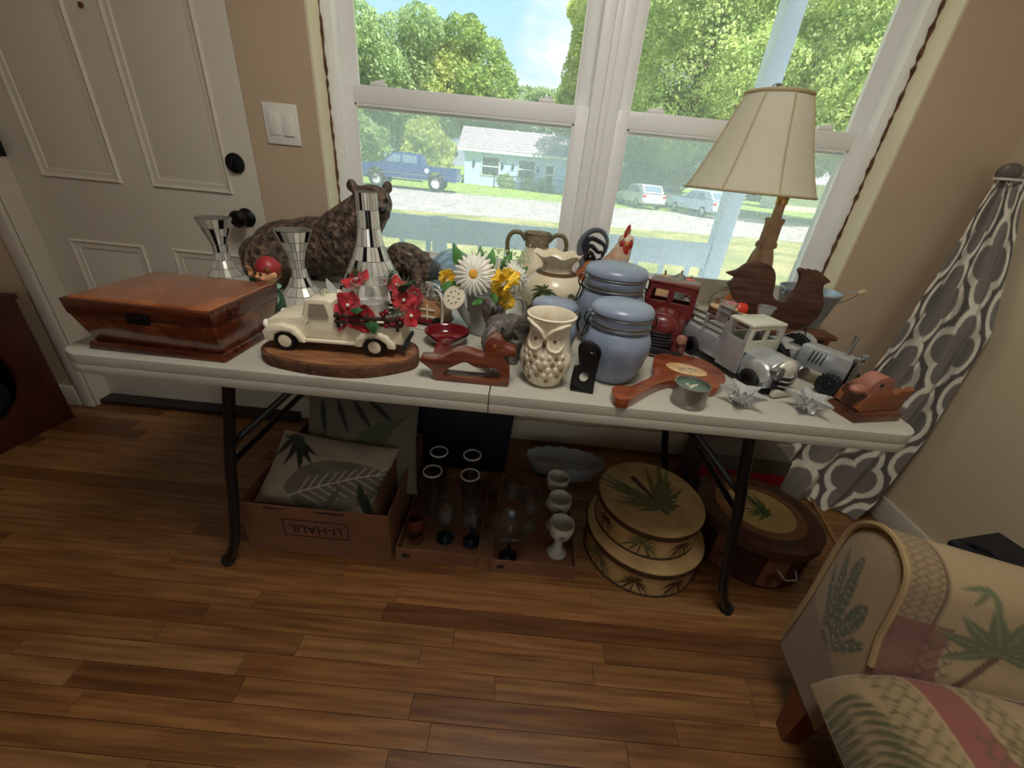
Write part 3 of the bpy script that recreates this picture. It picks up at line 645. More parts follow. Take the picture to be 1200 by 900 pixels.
q = B(); q.box((0, -.119, .087), (.045, .006, .022), bev=.001); q.box((0, -.121, .092), (.018, .006, .014), bev=.002); q.o('clasp', M['darksteel'], t)

# ================================================================== MIRROR MOSAIC CANDLE HOLDERS + VASE
m_tiles = mat('mirror_tile', (255, 255, 255), .22, .35, vcol=True); m_grout = mat('grout_grey', (120, 116, 108), .9)
def mosaic(t_, prof, rows, ntile, seed, dark=.12):
    """prof: list (z,r); tiles follow the profile in rows"""
    rg = random.Random(seed); zs = [p[0] for p in prof]; rs = [p[1] for p in prof]; rad = lambda z: float(np.interp(z, zs, rs))
    q = B(); q.lathe([(0, zs[0])] + [(r - .0012, z) for z, r in prof] + [(rs[-1] - .005, zs[-1]), (rad(zs[-1] - .03) - .006, zs[-1] - .03), (0, zs[-1] - .035)], 32); q.o('body', m_grout, t_)
    q = B(); g = .0009
    for z0, z1 in zip(rows[:-1], rows[1:]):
        for k in range(ntile):
            a0, a1 = 2 * PI * k / ntile, 2 * PI * (k + 1) / ntile; r0_, r1_ = rad(z0 + g), rad(z1 - g); gg = g / max(r0_, .01)
            c = rg.random(); col = lin((26, 26, 28)) if c < dark else lin([(lambda b_: [b_, b_ * .985, b_ * .94])(rg.choice((246, 224, 200)))][0])
            vs = []
            for dz in (0, .0016):
                for a, r_, z in ((a0 + gg, r0_, z0 + g), (a1 - gg, r0_, z0 + g), (a1 - gg, r1_, z1 - g), (a0 + gg, r1_, z1 - g)): vs.append(((r_ + dz) * math.cos(a), (r_ + dz) * math.sin(a), z))
            q.add(vs, [(4, 5, 6, 7), (0, 1, 5, 4), (1, 2, 6, 5), (2, 3, 7, 6), (3, 0, 4, 7)], [col] * 8)
    q.o('mosaic_tiles', m_tiles, t_, smooth=0, kind='stuff')
hp = [(0, .078), (.012, .066), (.035, .040), (.07, .023), (.10, .019), (.125, .022), (.16, .034), (.20, .050)]
hr = [.001, .022, .045, .07, .095, .12, .145, .17, .199]
t = thing('candle_holder', 'hourglass mirror mosaic candle holder standing behind the wooden box', 'candle holder', (-.945, -.29, T), 0, 'mosaic candle holders'); mosaic(t, [(z, r) for z, r in hp], hr, 18, 1)
t = thing('candle_holder', 'hourglass mirror mosaic candle holder standing between bear statue and cream truck', 'candle holder', (-.628, -.41, T), 0, 'mosaic candle holders'); mosaic(t, [(z * 1.04, r) for z, r in hp], [z * 1.04 for z in hr], 18, 2)
t = thing('mosaic_vase', 'tall bottle-shaped mirror mosaic vase in front of the bear head', 'vase', (-.432, -.335, T), sc=1.01)
vp = [(0, .112), (.02, .108), (.06, .090), (.11, .064), (.15, .046), (.185, .036), (.22, .031), (.30, .029), (.318, .030)]
mosaic(t, vp, [.001, .05, .09, .13, .17, .22, .27, .317], 26, 3, .09)

# ================================================================== BEAR STATUE
m_bear = mat('carved_bear', (58, 46, 38), .55, col2=(128, 104, 84), col3=(86, 70, 58), scale=48, detail=5, bump=1.0, bscale=48, coat=.15)
for n_ in m_bear.node_tree.nodes:
    if n_.type == 'BUMP': n_.inputs['Distance'].default_value = .03
t = thing('bear_statue', 'dark brown carved bear statue lying at the back of the table with a cub', 'statue', (-.635, -.175, T))
q = B()
q.ell((-.13, .02, .095), (.155, .105, .10)); q.ell((-.03, .02, .115), (.17, .10, .10)); q.ell((.06, .01, .135), (.12, .095, .115)); q.ell((-.20, -.03, .075), (.10, .085, .075))
q.tube([(.07, .01, .17), (.12, 0, .22), (.165, -.01, .265)], [.095, .078, .062], 14, sub=3)
q.ell((.170, -.02, .278), (.064, .062, .056)); q.ell((.206, -.066, .258), (.036, .040, .031), rot=(0, 0, .6)); q.ell((.200, -.05, .248), (.036, .036, .026))
for s_ in (-1, 1): q.ell((.160 + s_ * .046, s_ * .036 - .005, .325), (.019, .013, .021))
q.ell((-.17, -.075, .045), (.095, .045, .045)); q.tube([(-.24, -.06, .05), (-.14, -.12, .03), (-.05, -.13, .022)], [.05, .034, .028], 10, sub=3)
q.tube([(.10, -.03, .11), (.17, -.10, .05), (.24, -.12, .028), (.29, -.12, .026)], [.05, .038, .03, .027], 10, sub=3); q.tube([(.12, .05, .10), (.20, .06, .04), (.28, .05, .026)], [.05, .036, .028], 10, sub=3)
q.ell((-.29, .03, .08), (.02, .02, .02))
bb = q.blend('body', m_bear, t, .007, 5)
q = B(); q.ell((.226, -.102, .266), (.014, .010, .010)); q.o('nose', M['black'], t)
q = B()
for s_ in (-1, 1): q.ell((.200 + s_ * .024, -.064 + s_ * .020, .293), .0065)
q.o('eye', M['black'], t)
q = B(); q.ell((.27, .01, .105), (.075, .055, .052), rot=(0, .25, 0)); q.ell((.345, 0, .075), (.048, .044, .042)); q.ell((.392, -.008, .06), (.026, .024, .02)); q.ell((.335, -.034, .115), (.012, .010, .014)); q.ell((.335, .03, .118), (.012, .010, .014))
q.tube([(.30, -.03, .08), (.33, -.05, .03), (.35, -.06, .016)], [.028, .02, .018], 8); q.tube([(.22, -.04, .08), (.24, -.06, .03), (.27, -.07, .016)], [.03, .022, .018], 8); q.blend('cub', m_bear, t, .006, 4, label='small bear cub lying at the right end of the statue')
q = B(); q.ell((.235, -.145, .055), (.045, .03, .035)); q.o('rock', mat('tan_rock', (176, 160, 132), .7, col2=(130, 112, 90), scale=40), t)
q = B(); q.ell((.27, -.16, .03), (.042, .035, .045)); q.o('dark_rock', mat('grey_rock', (56, 60, 66), .35), t)

# ================================================================== ELF FIGURINE
m_skin = mat('painted_skin', (226, 164, 120), .4); m_green = mat('green_glaze', (44, 86, 58), .3, col2=(24, 50, 38), scale=60); m_redcap = mat('red_cap', (158, 46, 52), .4); m_hair = mat('auburn_hair', (120, 62, 28), .5)
t = thing('elf_figurine', 'small pixie figurine in red cap and green suit seated beside the wooden box', 'figurine', (-.615, -.580, T), R(-25), sc=1.22)
q = B(); q.ell((0, 0, .035), (.026, .022, .035)); q.tube([(0, 0, .06), (0, 0, .082)], [.016, .008], 10); q.tube([(-.022, -.002, .055), (-.036, -.012, .066), (-.035, -.016, .09)], [.010, .0085, .007], 8, sub=2); q.tube([(.022, -.002, .055), (.032, -.014, .04), (.022, -.026, .028)], [.010, .0085, .007], 8, sub=2)
q.tube([(-.012, -.01, .018), (-.018, -.04, .024), (-.018, -.044, .006)], [.012, .010, .009], 8, sub=2); q.tube([(.012, -.01, .018), (.016, -.04, .024), (.016, -.046, .006)], [.012, .010, .009], 8, sub=2); q.blend('body', m_green, t, .003, 4)
q = B(); q.ell((0, -.004, .100), (.0225, .0215, .022)); q.ell((0, -.025, .097), (.004, .005, .004)); q.ell((-.0225, -.003, .100), (.004, .006, .008)); q.ell((.0225, -.003, .100), (.004, .006, .008)); q.ell((.009, -.021, .094), (.006, .005, .005)); q.ell((-.009, -.021, .094), (.006, .005, .005)); q.blend('head', m_skin, t, .0017, 3)
q = B()
for s_ in (-1, 1): q.ell((s_ * .0085, -.0235, .1035), (.0032, .002, .0036))
q.o('eye', M['black'], t); q = B(); q.tube([(-.005, -.0245, .0885), (0, -.026, .087), (.005, -.0245, .0885)], .0011, 6); q.o('mouth', m_redcap, t)
q = B(); q.ell((0, .003, .104), (.0245, .022, .021)); q.ell((-.016, -.012, .112), (.009, .008, .008)); q.ell((.016, -.012, .112), (.009, .008, .008)); q.o('hair', m_hair, t)
q = B(); q.lathe([(.0245, .0), (.026, .004), (.024, .012), (.016, .022), (.006, .028), (0, .030)], 18, (0, .002, .108), (R(10), 0, 0)); q.o('cap', m_redcap, t)
q = B(); q.lathe([(.009, 0), (.02, -.004), (.022, -.008), (.01, -.003)], 14, (0, -.002, .080)); q.o('collar', mat('pale_green', (150, 190, 170), .4), t)
q = B(); q.ell((-.035, -.016, .094), (.0075, .006, .008))
for k, (dx, l) in enumerate(((-.005, .010), (-.0018, .013), (.0014, .013), (.0046, .010))): q.tube([(-.035 + dx, -.016, .098), (-.035 + dx * 1.4, -.018, .102 + l * .6), (-.035 + dx * 1.5, -.021, .100 + l)], [.0021, .0018, .0014], 6)
q.tube([(-.029, -.018, .092), (-.024, -.021, .098), (-.022, -.022, .102)], [.0022, .002, .0015], 6); q.o('hand', m_skin, t)
q = B(); q.ell((.02, -.03, .026), (.0065, .006, .006))
for dx in (-.004, -.001, .002, .005): q.tube([(.02 + dx, -.034, .026), (.02 + dx, -.039, .023), (.02 + dx, -.040, .018)], [.002, .0018, .0014], 6)
q.tube([(.014, -.03, .027), (.010, -.034, .026)], [.0022, .0016], 6); q.o('hand', m_skin, t)
# ================================================================== WOOD SLICE + CREAM TRUCK PLANTER
m_slice = mat('slice_top', (150, 104, 66), .6, col2=(108, 66, 40), scale=12, detail=8, stretch=(1, 5, 5)); m_bark2 = mat('rough_bark', (66, 40, 28), .95, col2=(104, 68, 46), scale=50, bump=1.0)
t = thing('wood_slice', 'bark-edged oval wood slab under the cream truck', 'wood slab', (-.352, -.775, T), R(2))
def oval(a, b_, n, wob, seed):
    rg = random.Random(seed); ph = [rg.random() * 6 for _ in range(4)]
    return [((a * (1 + wob * math.sin(3 * x + ph[0]) + wob * .6 * math.sin(7 * x + ph[1]))) * math.copysign(abs(math.cos(x)) ** .8, math.cos(x)), (b_ * (1 + wob * math.sin(5 * x + ph[2]) + wob * math.sin(2 * x + ph[3]))) * math.copysign(abs(math.sin(x)) ** .8, math.sin(x))) for x in np.linspace(0, 2 * PI, n, endpoint=False)]
o1 = oval(.172, .100, 48, .03, 3)
q = B(); q.prism(o1, .024, plane='xy', off=.012, bev=.004); q.o('bark', m_bark2, t)
q = B(); q.prism([(x * .955, y * .94) for x, y in o1], .003, plane='xy', off=.0245); q.o('cut_face', m_slice, t)
TT = T + .026
t = thing('planter_truck', 'cream vintage pickup truck planter on a wood slab, red flowers in its bed', 'planter', (-.353, -.762, TT), R(3), sc=.96)
mc = M['cream']
L = .305; hw = .052
q = B()
bodyp = [(-.148, .030), (-.152, .052), (-.146, .066), (-.12, .074), (-.072, .078), (-.066, .080), (-.058, .112), (-.048, .121), (-.010, .122), (.0, .116), (.003, .070), (.150, .070), (.152, .028)]
q.prism(bodyp, hw * 2 - .012, bev=.006); q.o('body', mc, t)
for s_ in (-1, 1):
    q = B(); q.prism([(-.152, .022), (-.154, .044), (-.14, .058), (-.112, .062), (-.085, .056), (-.068, .036), (-.064, .022), (-.076, .022), (-.082, .034), (-.095, .044), (-.112, .045), (-.128, .038), (-.134, .022)], .020, off=s_ * hw, bev=.006); q.o('front_fender', mc, t)
    q = B(); q.prism([(.048, .022), (.05, .042), (.066, .056), (.09, .060), (.118, .055), (.136, .036), (.138, .022), (.122, .022), (.118, .034), (.104, .044), (.09, .046), (.076, .042), (.068, .034), (.064, .022)], .020, off=s_ * hw, bev=.006); q.o('rear_fender', mc, t)
    q = B(); q.box((-.005, s_ * (hw - .002), .026), (.13, .012, .008), bev=.003); q.o('running_board', mc, t)
q = B()
q.prism([(-.052, .084), (-.046, .112), (-.014, .113), (-.008, .084)], .10); q.o('side_window', mat('smoky_window', (150, 140, 124), .3), t)
q = B(); q.box((-.062, 0, .097), (.004, .078, .028), rot=(0, .28, 0)); q.o('windscreen', mat('smoky_glass', (110, 112, 110), .15), t)
for s_ in (-1, 1):
    q = B(); q.ell((-.152, s_ * .040, .055), (.007, .010, .010)); q.o('headlight', M['white'], t)
q = B(); q.box((-.155, 0, .028), (.008, .10, .010), bev=.003); q.o('front_bumper', M['blackm'], t)
q = B(); q.box((.156, 0, .024), (.008, .10, .012), bev=.003); q.o('rear_bumper', M['blackm'], t)
m_dw = mat('dark_stained_wood', (46, 34, 28), .6, col2=(70, 52, 42), scale=40)
for s_ in (-1, 1):
    for z in (.077, .090):
        q = B(); q.box((.078, s_ * .052, z), (.145, .005, .0075), bev=.001); q.o('stake_rail', m_dw, t)
    for x in (.012, .078, .144):
        q = B(); q.box((x, s_ * .0485, .080), (.007, .005, .036), bev=.001); q.o('stake', m_dw, t)
for z in (.077, .090):
    q = B(); q.box((.152, 0, z), (.005, .10, .0075), bev=.001); q.o('stake_rail', m_dw, t)
for x in (-.108, .092):
    for s_ in (-1, 1):
        q = B(); q.lathe([(0, -.008), (.0225, -.008), (.024, -.004), (.024, .004), (.0225, .008), (.015, .008), (.014, .006)], 20, rot=(-s_ * PI / 2, 0, 0)); ti = q.o('tire', M['black'], t, loc=(x, s_ * .052, .0235))
        q = B(); q.lathe([(0, .0085), (.006, .0092), (.0145, .0075), (.0155, .005)], 16, rot=(-s_ * PI / 2, 0, 0)); q.o('hub', M['cream'], ti)
# glass candle cup with candle, in the bed
t2 = thing('candle_glass', 'clear glass cup with a white candle standing in the bed of the cream truck', 'candle', (-.288, -.745, TT + .071), 0)
q = B(); q.lathe([(0, 0), (.034, 0), (.036, .006), (.036, .072), (.0375, .074), (.039, .072), (.0385, .006), (.037, -.002), (0, -.003)], 32); q.o('cup', M['glass'], t2, loc=(0, 0, .003)); q = B(); q.tube([(.0375 * math.cos(a), .0375 * math.sin(a), .077) for a in np.linspace(0, 2 * PI, 40, endpoint=False)], .0016, 6, closed=True); q.o('rim', M['glass2'], t2)
q = B(); q.lathe([(0, .004), (.032, .004), (.032, .030), (.030, .032), (0, .031)], 28); q.cyl((0, 0, .031), (.001, 0, .038), .0012, seg=6); q.o('candle', mat('white_wax', (240, 236, 226), .5, sss=.2), t2, loc=(0, 0, .003))
m_petal = mat('red_silk', (140, 8, 22), .6, col2=(188, 20, 38), scale=50, sheen=.3); m_leafg = mat('dark_leaf', (26, 62, 34), .45, col2=(44, 88, 48), scale=40); m_pine = mat('pine_needle', (40, 76, 48), .6, col2=(100, 120, 90), scale=30); m_berry = mat('dark_berry', (110, 16, 26), .25); m_frost = mat('frosted_leaf', (206, 214, 208), .6)
def flower5(q, c, nrm, r, n=5, cup=.35):
    m_ = Vector(nrm).to_track_quat('Z', 'Y').to_matrix()
    for k in range(n):
        a = 2 * PI * k / n
        def f(u, v):
            ww = (math.sin(PI * min(.93, .1 + .83 * v) ** 1.5) * 1.05 + .08); x = v * r * (1 - .12 * (2 * u - 1) ** 2); y = (u - .5) * ww * r; z = cup * r * v * v - .25 * r * (u - .5) ** 2 * 4 * v + .06 * r * math.sin(u * 9)
            p = Vector((x * math.cos(a) - y * math.sin(a), x * math.sin(a) + y * math.cos(a), z)); return Vector(c) + m_ @ p
        q.grid(f, 5, 5)
t3 = thing('flower_garland', 'red silk flowers, pine sprigs and berries around the candle glass on the cream truck', 'flowers', (-.288, -.745, TT + .070))
for c_, n_, r_ in (((-.030, -.045, .034), (-.3, -1, .5), .034), ((.0, -.055, .012), (.1, -1, .2), .033), ((-.05, -.05, .010), (-.5, -1, .2), .032), ((-.035, .02, .070), (-.3, -.5, 1), .034), ((.075, -.01, .045), (.8, -.6, .6), .032), ((.050, .035, .062), (.4, -.4, 1), .03), ((.095, -.03, .02), (1, -.7, .2), .028)):
    q = B(); flower5(q, c_, n_, r_); fo = q.o('red_flower', m_petal, t3, smooth=60)
    q = B(); q.ell(Vector(c_) + Vector(n_).normalized() * .006, .004); q.o('centre', M['cream'], fo)
def needles(q, c, d, n, L_, r_, seed):
    rg = random.Random(seed); c, d = Vector(c), Vector(d).normalized()
    for k in range(n):
        s_ = rg.random() * L_; e_ = d * .7 + Vector((rg.uniform(-1, 1), rg.uniform(-1, 1), rg.uniform(-1, 1))) * .8; p = c + d * s_; q.tube([p, p + e_.normalized() * r_], [.0008, .0003], 4)
    q.tube([c, c + d * L_], .0014, 5)
for i, (c_, d_) in enumerate((((-.06, -.02, .02), (-1, -.2, .5)), ((.03, .02, .05), (.2, .2, 1)), ((.05, -.04, .02), (.8, -.6, .5)), ((-.02, .03, .05), (-.6, .2, 1)), ((-.075, -.03, .0), (-1, -.6, .05)), ((.055, 0, .05), (.7, -.1, .8)))):
    q = B(); needles(q, c_, d_, 60, .045, .026, i); q.o('pine_sprig', m_pine, t3, kind='stuff')
for i, (c_, d_) in enumerate((((.018, -.055, .01), (.5, -1, -.25)), ((-.01, -.05, .03), (.3, -1, .2)), ((.07, .0, .06), (.6, -.6, .8)))):
    q = B(); dv = Vector(d_).normalized(); sv = dv.cross(Vector((0, 0, 1))).normalized()
    q.grid(lambda u, v: Vector(c_) + dv * v * .045 + sv * (u - .5) * .028 * math.sin(PI * min(1, v * .95 + .04)) + Vector((0, 0, .008 * math.sin(PI * v) - .01 * abs(u - .5))), 4, 8); q.o('leaf', m_leafg, t3)
q = B(); q.grid(lambda u, v: (-.07 - .02 * v + (u - .5) * .02 * math.sin(PI * v), -.01, .03 + .05 * v), 4, 6); q.o('frosted_leaf', m_frost, t3)
for k in range(26):
    rg = random.Random(k); q = B(); q.ell((.062 + rg.gauss(0, .011), -.055 + rg.gauss(0, .007), .018 + rg.gauss(0, .012)), .0048, seg=8, rings=6); q.o('berry', m_berry, t3)

# ================================================================== SMALL PLAID TRUCK ORNAMENT WITH CORD
m_plaid = mat('tan_wood_paint', (176, 132, 92), .5, col2=(148, 96, 62), scale=30); m_dred = mat('dark_red_paint', (112, 26, 28), .35)
t = thing('truck_ornament', 'small red and tan wooden truck ornament with white cord behind the cream truck', 'ornament', (-.215, -.50, T), R(-10))
q = B(); q.prism([(-.06, .014), (-.06, .055), (-.03, .075), (.03, .072), (.045, .048), (.062, .040), (.064, .014)], .06, bev=.005); q.o('body', m_plaid, t)
q = B(); q.box((.0, 0, .014), (.134, .066, .014), bev=.004); q.o('chassis', m_dred, t)
for x in (-.05, -.02, .01): 
    q = B(); q.box((x, -.0315, .044), (.004, .003, .045)); q.o('plaid_strip', M['cream'], t)
for z in (.03, .05):
    q = B(); q.box((-.012, -.0315, z), (.09, .003, .004)); q.o('plaid_strip', M['cream'], t)
q = B(); q.box((-.028, -.032, .052), (.022, .003, .022)); q.o('side_window', m_dred, t)
for x in (-.04, .042):
    for s_ in (-1, 1):
        q = B(); q.lathe([(0, -.005), (.015, -.005), (.016, 0), (.015, .005), (0, .005)], 16, rot=(PI / 2, 0, 0)); w_ = q.o('tire', M['black'], t, loc=(x, s_ * .034, .016)); q = B(); q.lathe([(0, s_ * .0056), (.007, s_ * .0056)], 12, rot=(PI / 2, 0, 0)); q.o('hub', M['cream'], w_)
q = B(); q.tube([(.02, -.02, .075), (.03, -.035, .11), (.055, -.045, .10), (.062, -.046, .04), (.05, -.05, .006), (.0, -.06, .003), (-.05, -.06, .003)], .0022, 6, sub=5); q.tube([(.0, -.01, .077), (.02, -.02, .12), (.05, -.03, .105), (.058, -.042, .04), (.055, -.05, .01)], .0022, 6, sub=5); q.o('cord', mat('white_cord', (222, 218, 210), .8), t)
q = B()
for k in range(40):
    rg = random.Random(k); q.ell((rg.uniform(-.04, .045), rg.uniform(-.03, .03), .077 + rg.random() * .02), .005, seg=6, rings=5)
q.o('beads', mat('grey_beads', (150, 140, 126), .4, col2=(90, 80, 70), scale=90), t, kind='stuff')
q = B(); flower5(q, (-.03, -.03, .075), (-.2, -1, .6), .034, 7); q.o('red_flower', m_petal, t)

# ================================================================== RED SPOON REST
m_maroon = mat('maroon_glaze', (112, 12, 26), .12, coat=.6, col2=(86, 8, 20), scale=10); m_clay = mat('bare_clay', (170, 156, 138), .7)
t = thing('spoon_rest', 'glossy dark red ceramic spoon rest with a short handle beside the wood slab', 'spoon rest', (-.135, -.635, T), R(4))
def spoon(u, v, dz=0, s_=1.0):
    a = 2 * PI * u; rr = .056 * s_; prof = [(0, .010), (.45, .010), (.75, .015), (.92, .028), (1, .034)]
    r_ = float(np.interp(v, [0, .3, .6, .85, 1], [p[0] for p in prof])) * rr; z = float(np.interp(v, [0, .3, .6, .85, 1], [p[1] for p in prof]))
    x, y = r_ * math.cos(a), r_ * math.sin(a) * .9
    f = max(0, -math.sin(a)) ** 10; z -= f * .012 * v; y -= f * .012 * v
    return (x, y, z + dz)
q = B(); q.grid(lambda u, v: spoon(u, v), 40, 12, wu=True); q.grid(lambda u, v: spoon(u, 1 - .02 * v, .0015 * math.sin(PI * v), 1 + .05 * math.sin(PI * v)), 40, 3, wu=True); q.o('bowl', m_maroon, t)
q = B(); q.grid(lambda u, v: spoon(u, v, -.004 - .004 * (1 - v), 1.03), 40, 10, wu=True); q.o('underside', m_clay, t)
q = B(); q.grid(lambda u, v: ((u - .5) * (.032 + .012 * v), -.052 - .062 * v, .024 - .018 * v + .010 * (2 * u - 1) ** 2 * (1 - .3 * v)), 10, 10); q.grid(lambda u, v: ((u - .5) * (.032 + .012 * v), -.052 - .062 * v, .018 - .016 * v + .010 * (2 * u - 1) ** 2 * (1 - .3 * v)), 10, 10)
q.box((0, -.113, .006), (.043, .006, .010), bev=.003); q.o('handle', m_maroon, t)

# ================================================================== WATERING CAN PLANTER
m_zinc = mat('dull_zinc', (150, 150, 146), .45, .35, col2=(172, 170, 164), scale=14)
t = thing('watering_can', 'grey watering can with a cream sprinkler head used as a flower planter', 'watering can', (-.045, -.525, T), R(-4))
q = B(); q.lathe([(0, 0), (.046, 0), (.050, .004), (.058, .112), (.060, .115), (.058, .116), (.055, .112), (.048, .012), (0, .010)], 32); q.o('body', m_zinc, t)
q = B(); q.tube([(-.040, -.022, .03), (-.058, -.034, .06), (-.072, -.042, .092)], [.014, .013, .013], 12, sub=3); q.o('spout', m_zinc, t)
dd = Vector((-.32, -.80, .50)).normalized(); qq = dd.to_track_quat('Z', 'Y').to_euler()
q = B(); q.lathe([(.013, -.014), (.030, .003), (.033, .008), (.032, .010), (0, .012)], 28, (-.078, -.047, .100), qq); rs_ = q.o('sprinkler_head', M['cream'], t, label='round cream sprinkler head with small holes')
q = B()
for i in range(9):
    a = i * 2 * PI / 8; r_ = .017 if i < 8 else 0; p = Vector((-.078, -.047, .100)) + qq.to_matrix() @ Vector((r_ * math.cos(a), r_ * math.sin(a), .0115)); q.ell(p, .0022, seg=8, rings=6)
q.o('holes', M['blackm'], rs_)
q = B(); q.tube([(.055, .01, .10), (.095, .018, .10), (.10, .02, .05), (.055, .012, .02)], .005, 8, sub=5); q.o('handle', m_zinc, t)
# bouquet in it
m_wpet = mat('white_petal', (244, 242, 230), .6, sss=.1); m_ypet = mat('yellow_petal', (242, 196, 40), .6, col2=(250, 222, 90), scale=40); m_ycen = mat('yolk_centre', (240, 190, 70), .8, col2=(220, 150, 50), scale=160, bump=.5); m_lf = mat('fresh_leaf', (62, 116, 52), .5, col2=(96, 150, 80), scale=30)
t = thing('bouquet', 'silk bouquet of a white daisy, yellow carnations and green leaves in the watering can', 'flowers', (-.045, -.515, T + .112))
def daisy(par, c, n, r, np_, m_, cen, name):
    mm_ = Vector(n).to_track_quat('Z', 'Y').to_matrix(); q = B()
    for ring, (k, rr, zo) in enumerate(((np_, r, 0), (np_ - 3, r * .82, .005))):
        for i in range(k):
            a = 2 * PI * (i + ring * .5) / k
            def f(u, v): 
                x = rr * (.12 + .88 * v); y = (u - .5) * rr * .26 * math.sin(PI * (.12 + .8 * v)) ** .7; z = zo + .10 * rr * math.sin(PI * v) - .12 * rr * v * v - .01 * (2 * u - 1) ** 2
                return Vector(c) + mm_ @ Vector((x * math.cos(a) - y * math.sin(a), x * math.sin(a) + y * math.cos(a), z))
            q.grid(f, 3, 5)
    fo = q.o(name, m_, par, smooth=60); q = B(); q.lathe([(0, .010), (r * .14, .009), (r * .24, .005), (r * .26, 0), (0, 0)], 18, c, Vector(n).to_track_quat('Z', 'Y').to_euler()); q.o('centre', cen, fo)
def carn(par, c, r, m_, seed, name):
    rg = random.Random(seed); q = B()
    for k in range(26):
        d = Vector((rg.gauss(0, 1), rg.gauss(0, 1), rg.gauss(.4, .8))).normalized(); s1 = d.orthogonal().normalized(); s2 = d.cross(s1)
        q.grid(lambda u, v: Vector(c) + d * r * (.25 + .75 * v) + s1 * (u - .5) * r * 1.1 * (.25 + v) + s2 * r * .16 * math.sin(u * 14 + k) * v, 6, 3)
    q.o(name, m_, par, smooth=60)
daisy(t, (-.035, -.055, .058), (-.10, -1, .25), .056, 22, m_wpet, m_ycen, 'daisy'); daisy(t, (.075, -.01, .055), (.6, -.8, .4), .042, 15, m_wpet, m_ycen, 'daisy'); 
carn(t, (.048, -.058, .046), .034, m_ypet, 1, 'carnation'); carn(t, (.035, -.052, .018), .022, m_ypet, 2, 'carnation'); carn(t, (-.112, -.01, .03), .022, m_ypet, 5, 'carnation'); carn(t, (.055, -.05, -.008), .02, m_ypet, 9, 'carnation')
for i, (c_, d_, L_, w_) in enumerate((((-.06, -.01, .05), (-.45, -.1, 1), .085, .034), ((-.07, -.01, .02), (-.9, -.3, -.1), .06, .034), ((-.02, -.04, .0), (.1, -1, -.1), .05, .036), ((.0, .0, .06), (.1, .2, 1), .06, .028), ((.03, .02, .06), (.5, .1, 1), .06, .026), ((-.02, .02, .07), (-.2, .1, 1), .05, .024), ((.06, .02, .05), (1, .1, .6), .05, .03), ((.01, -.05, .01), (.6, -1, .1), .05, .03))):
    dv = Vector(d_).normalized(); sv = dv.cross(Vector((0, -1, .2))).normalized(); q = B()
    q.grid(lambda u, v: Vector(c_) + dv * v * L_ + sv * (u - .5) * w_ * math.sin(PI * min(1, v * .93 + .05)) + Vector((0, -.012 * math.sin(PI * v), -.006 * abs(u - .5) * 2)), 4, 8); q.o('leaf', m_lf, t, smooth=60)
for k in range(7):
    rg = random.Random(k + 50); x, y, z = rg.uniform(-.05, .09), rg.uniform(.0, .04), .07 + rg.uniform(0, .045); q = B(); q.tube([(x * .5, y * .5, .0), (x * .9, y, z * .6), (x, y, z)], .0011, 5)
    for j in range(14): q.ell((x + rg.gauss(0, .013), y + rg.gauss(0, .01), z + rg.gauss(0, .010)), .0032, seg=6, rings=4)
    q.o('baby_breath', mat('pale_sprig', (196, 216, 170), .7) if k == 0 else bpy.data.materials['pale_sprig'], t, kind='stuff')

# ================================================================== RIBBED GLASS PLATE
t = thing('glass_plate', 'clear ribbed glass plate propped upright behind the bouquet', 'plate', (-.185, -.275, T), R(-20), sc=.86)
q = B(); pr = []
for i in range(41):
    r_ = .098 * i / 40; pr.append((r_, .006 + .010 * (r_ / .098) ** 2 + .0022 * math.sin(i * 1.9)))
pr += [(.099, .014)] + [(r_, z - .005) for r_, z in reversed(pr)]
q.lathe(pr, 48, (0, .01, .099), (R(78), 0, 0)); q.o('plate', glassmat('blue_tint_glass', (226, 240, 252), .03, .3), t)

# ================================================================== ELEPHANT
m_eleph = mat('grey_resin', (66, 60, 56), .5, col2=(118, 110, 102), scale=70, detail=6, bump=.5, bscale=130)
t = thing('elephant_figurine', 'grey elephant figurine with raised trunk, big ear and dark tail feathers', 'figurine', (.020, -.712, T), R(-14), sc=1.0)
q = B(); q.ell((.0, .04, .07), (.036, .05, .038)); q.ell((-.012, -.015, .088), (.034, .032, .034)); q.ell((-.012, -.032, .098), (.024, .02, .02))
q.tube([(-.012, -.045, .096), (-.022, -.07, .082), (-.016, -.08, .060), (.004, -.082, .052), (.016, -.080, .064), (.010, -.078, .078), (.0, -.078, .076)], [.017, .0145, .012, .0105, .009, .0075, .006], 12, sub=5)
for x, y in ((-.022, .0), (.022, .0), (-.022, .072), (.022, .072)): q.tube([(x, y, .06), (x, y - .003, .03), (x, y - .003, .0)], [.018, .014, .0155], 10)
q.tube([(0, .088, .08), (.004, .10, .06), (.002, .10, .035)], [.005, .004, .003], 8); q.blend('body', m_eleph, t, .0032, 4)
for s_ in (-1, 1):
    q = B()
    def ear(u, v):
        a = -1.9 + 3.7 * u; r_ = v * (.056 + .012 * math.sin(2.2 * a)); return (s_ * (.016 + r_ * (.45 + .55 * math.cos(a * .8)) * (1.0 if s_ > 0 else .8)), -.012 + .02 * v + .006 * math.sin(6 * u) * v, .094 + r_ * math.sin(a) * .95)
    q.grid(ear, 18, 8); q.grid(lambda u, v: Vector(ear(u, v)) + Vector((0, .005, 0)), 18, 8); q.o('ear', m_eleph, t)
q = B(); q.tube([(-.026, -.052, .074), (-.034, -.072, .068), (-.032, -.082, .074)], [.0045, .0035, .001], 8, sub=3); q.tube([(.0, -.055, .074), (.002, -.076, .068), (.002, -.086, .074)], [.0045, .0035, .001], 8, sub=3); q.o('tusk', mat('ivory', (206, 196, 176), .4), t)
q = B(); q.ell((-.030, -.040, .099), .003); q.ell((.004, -.046, .100), .003); q.o('eye', M['black'], t)
q = B()
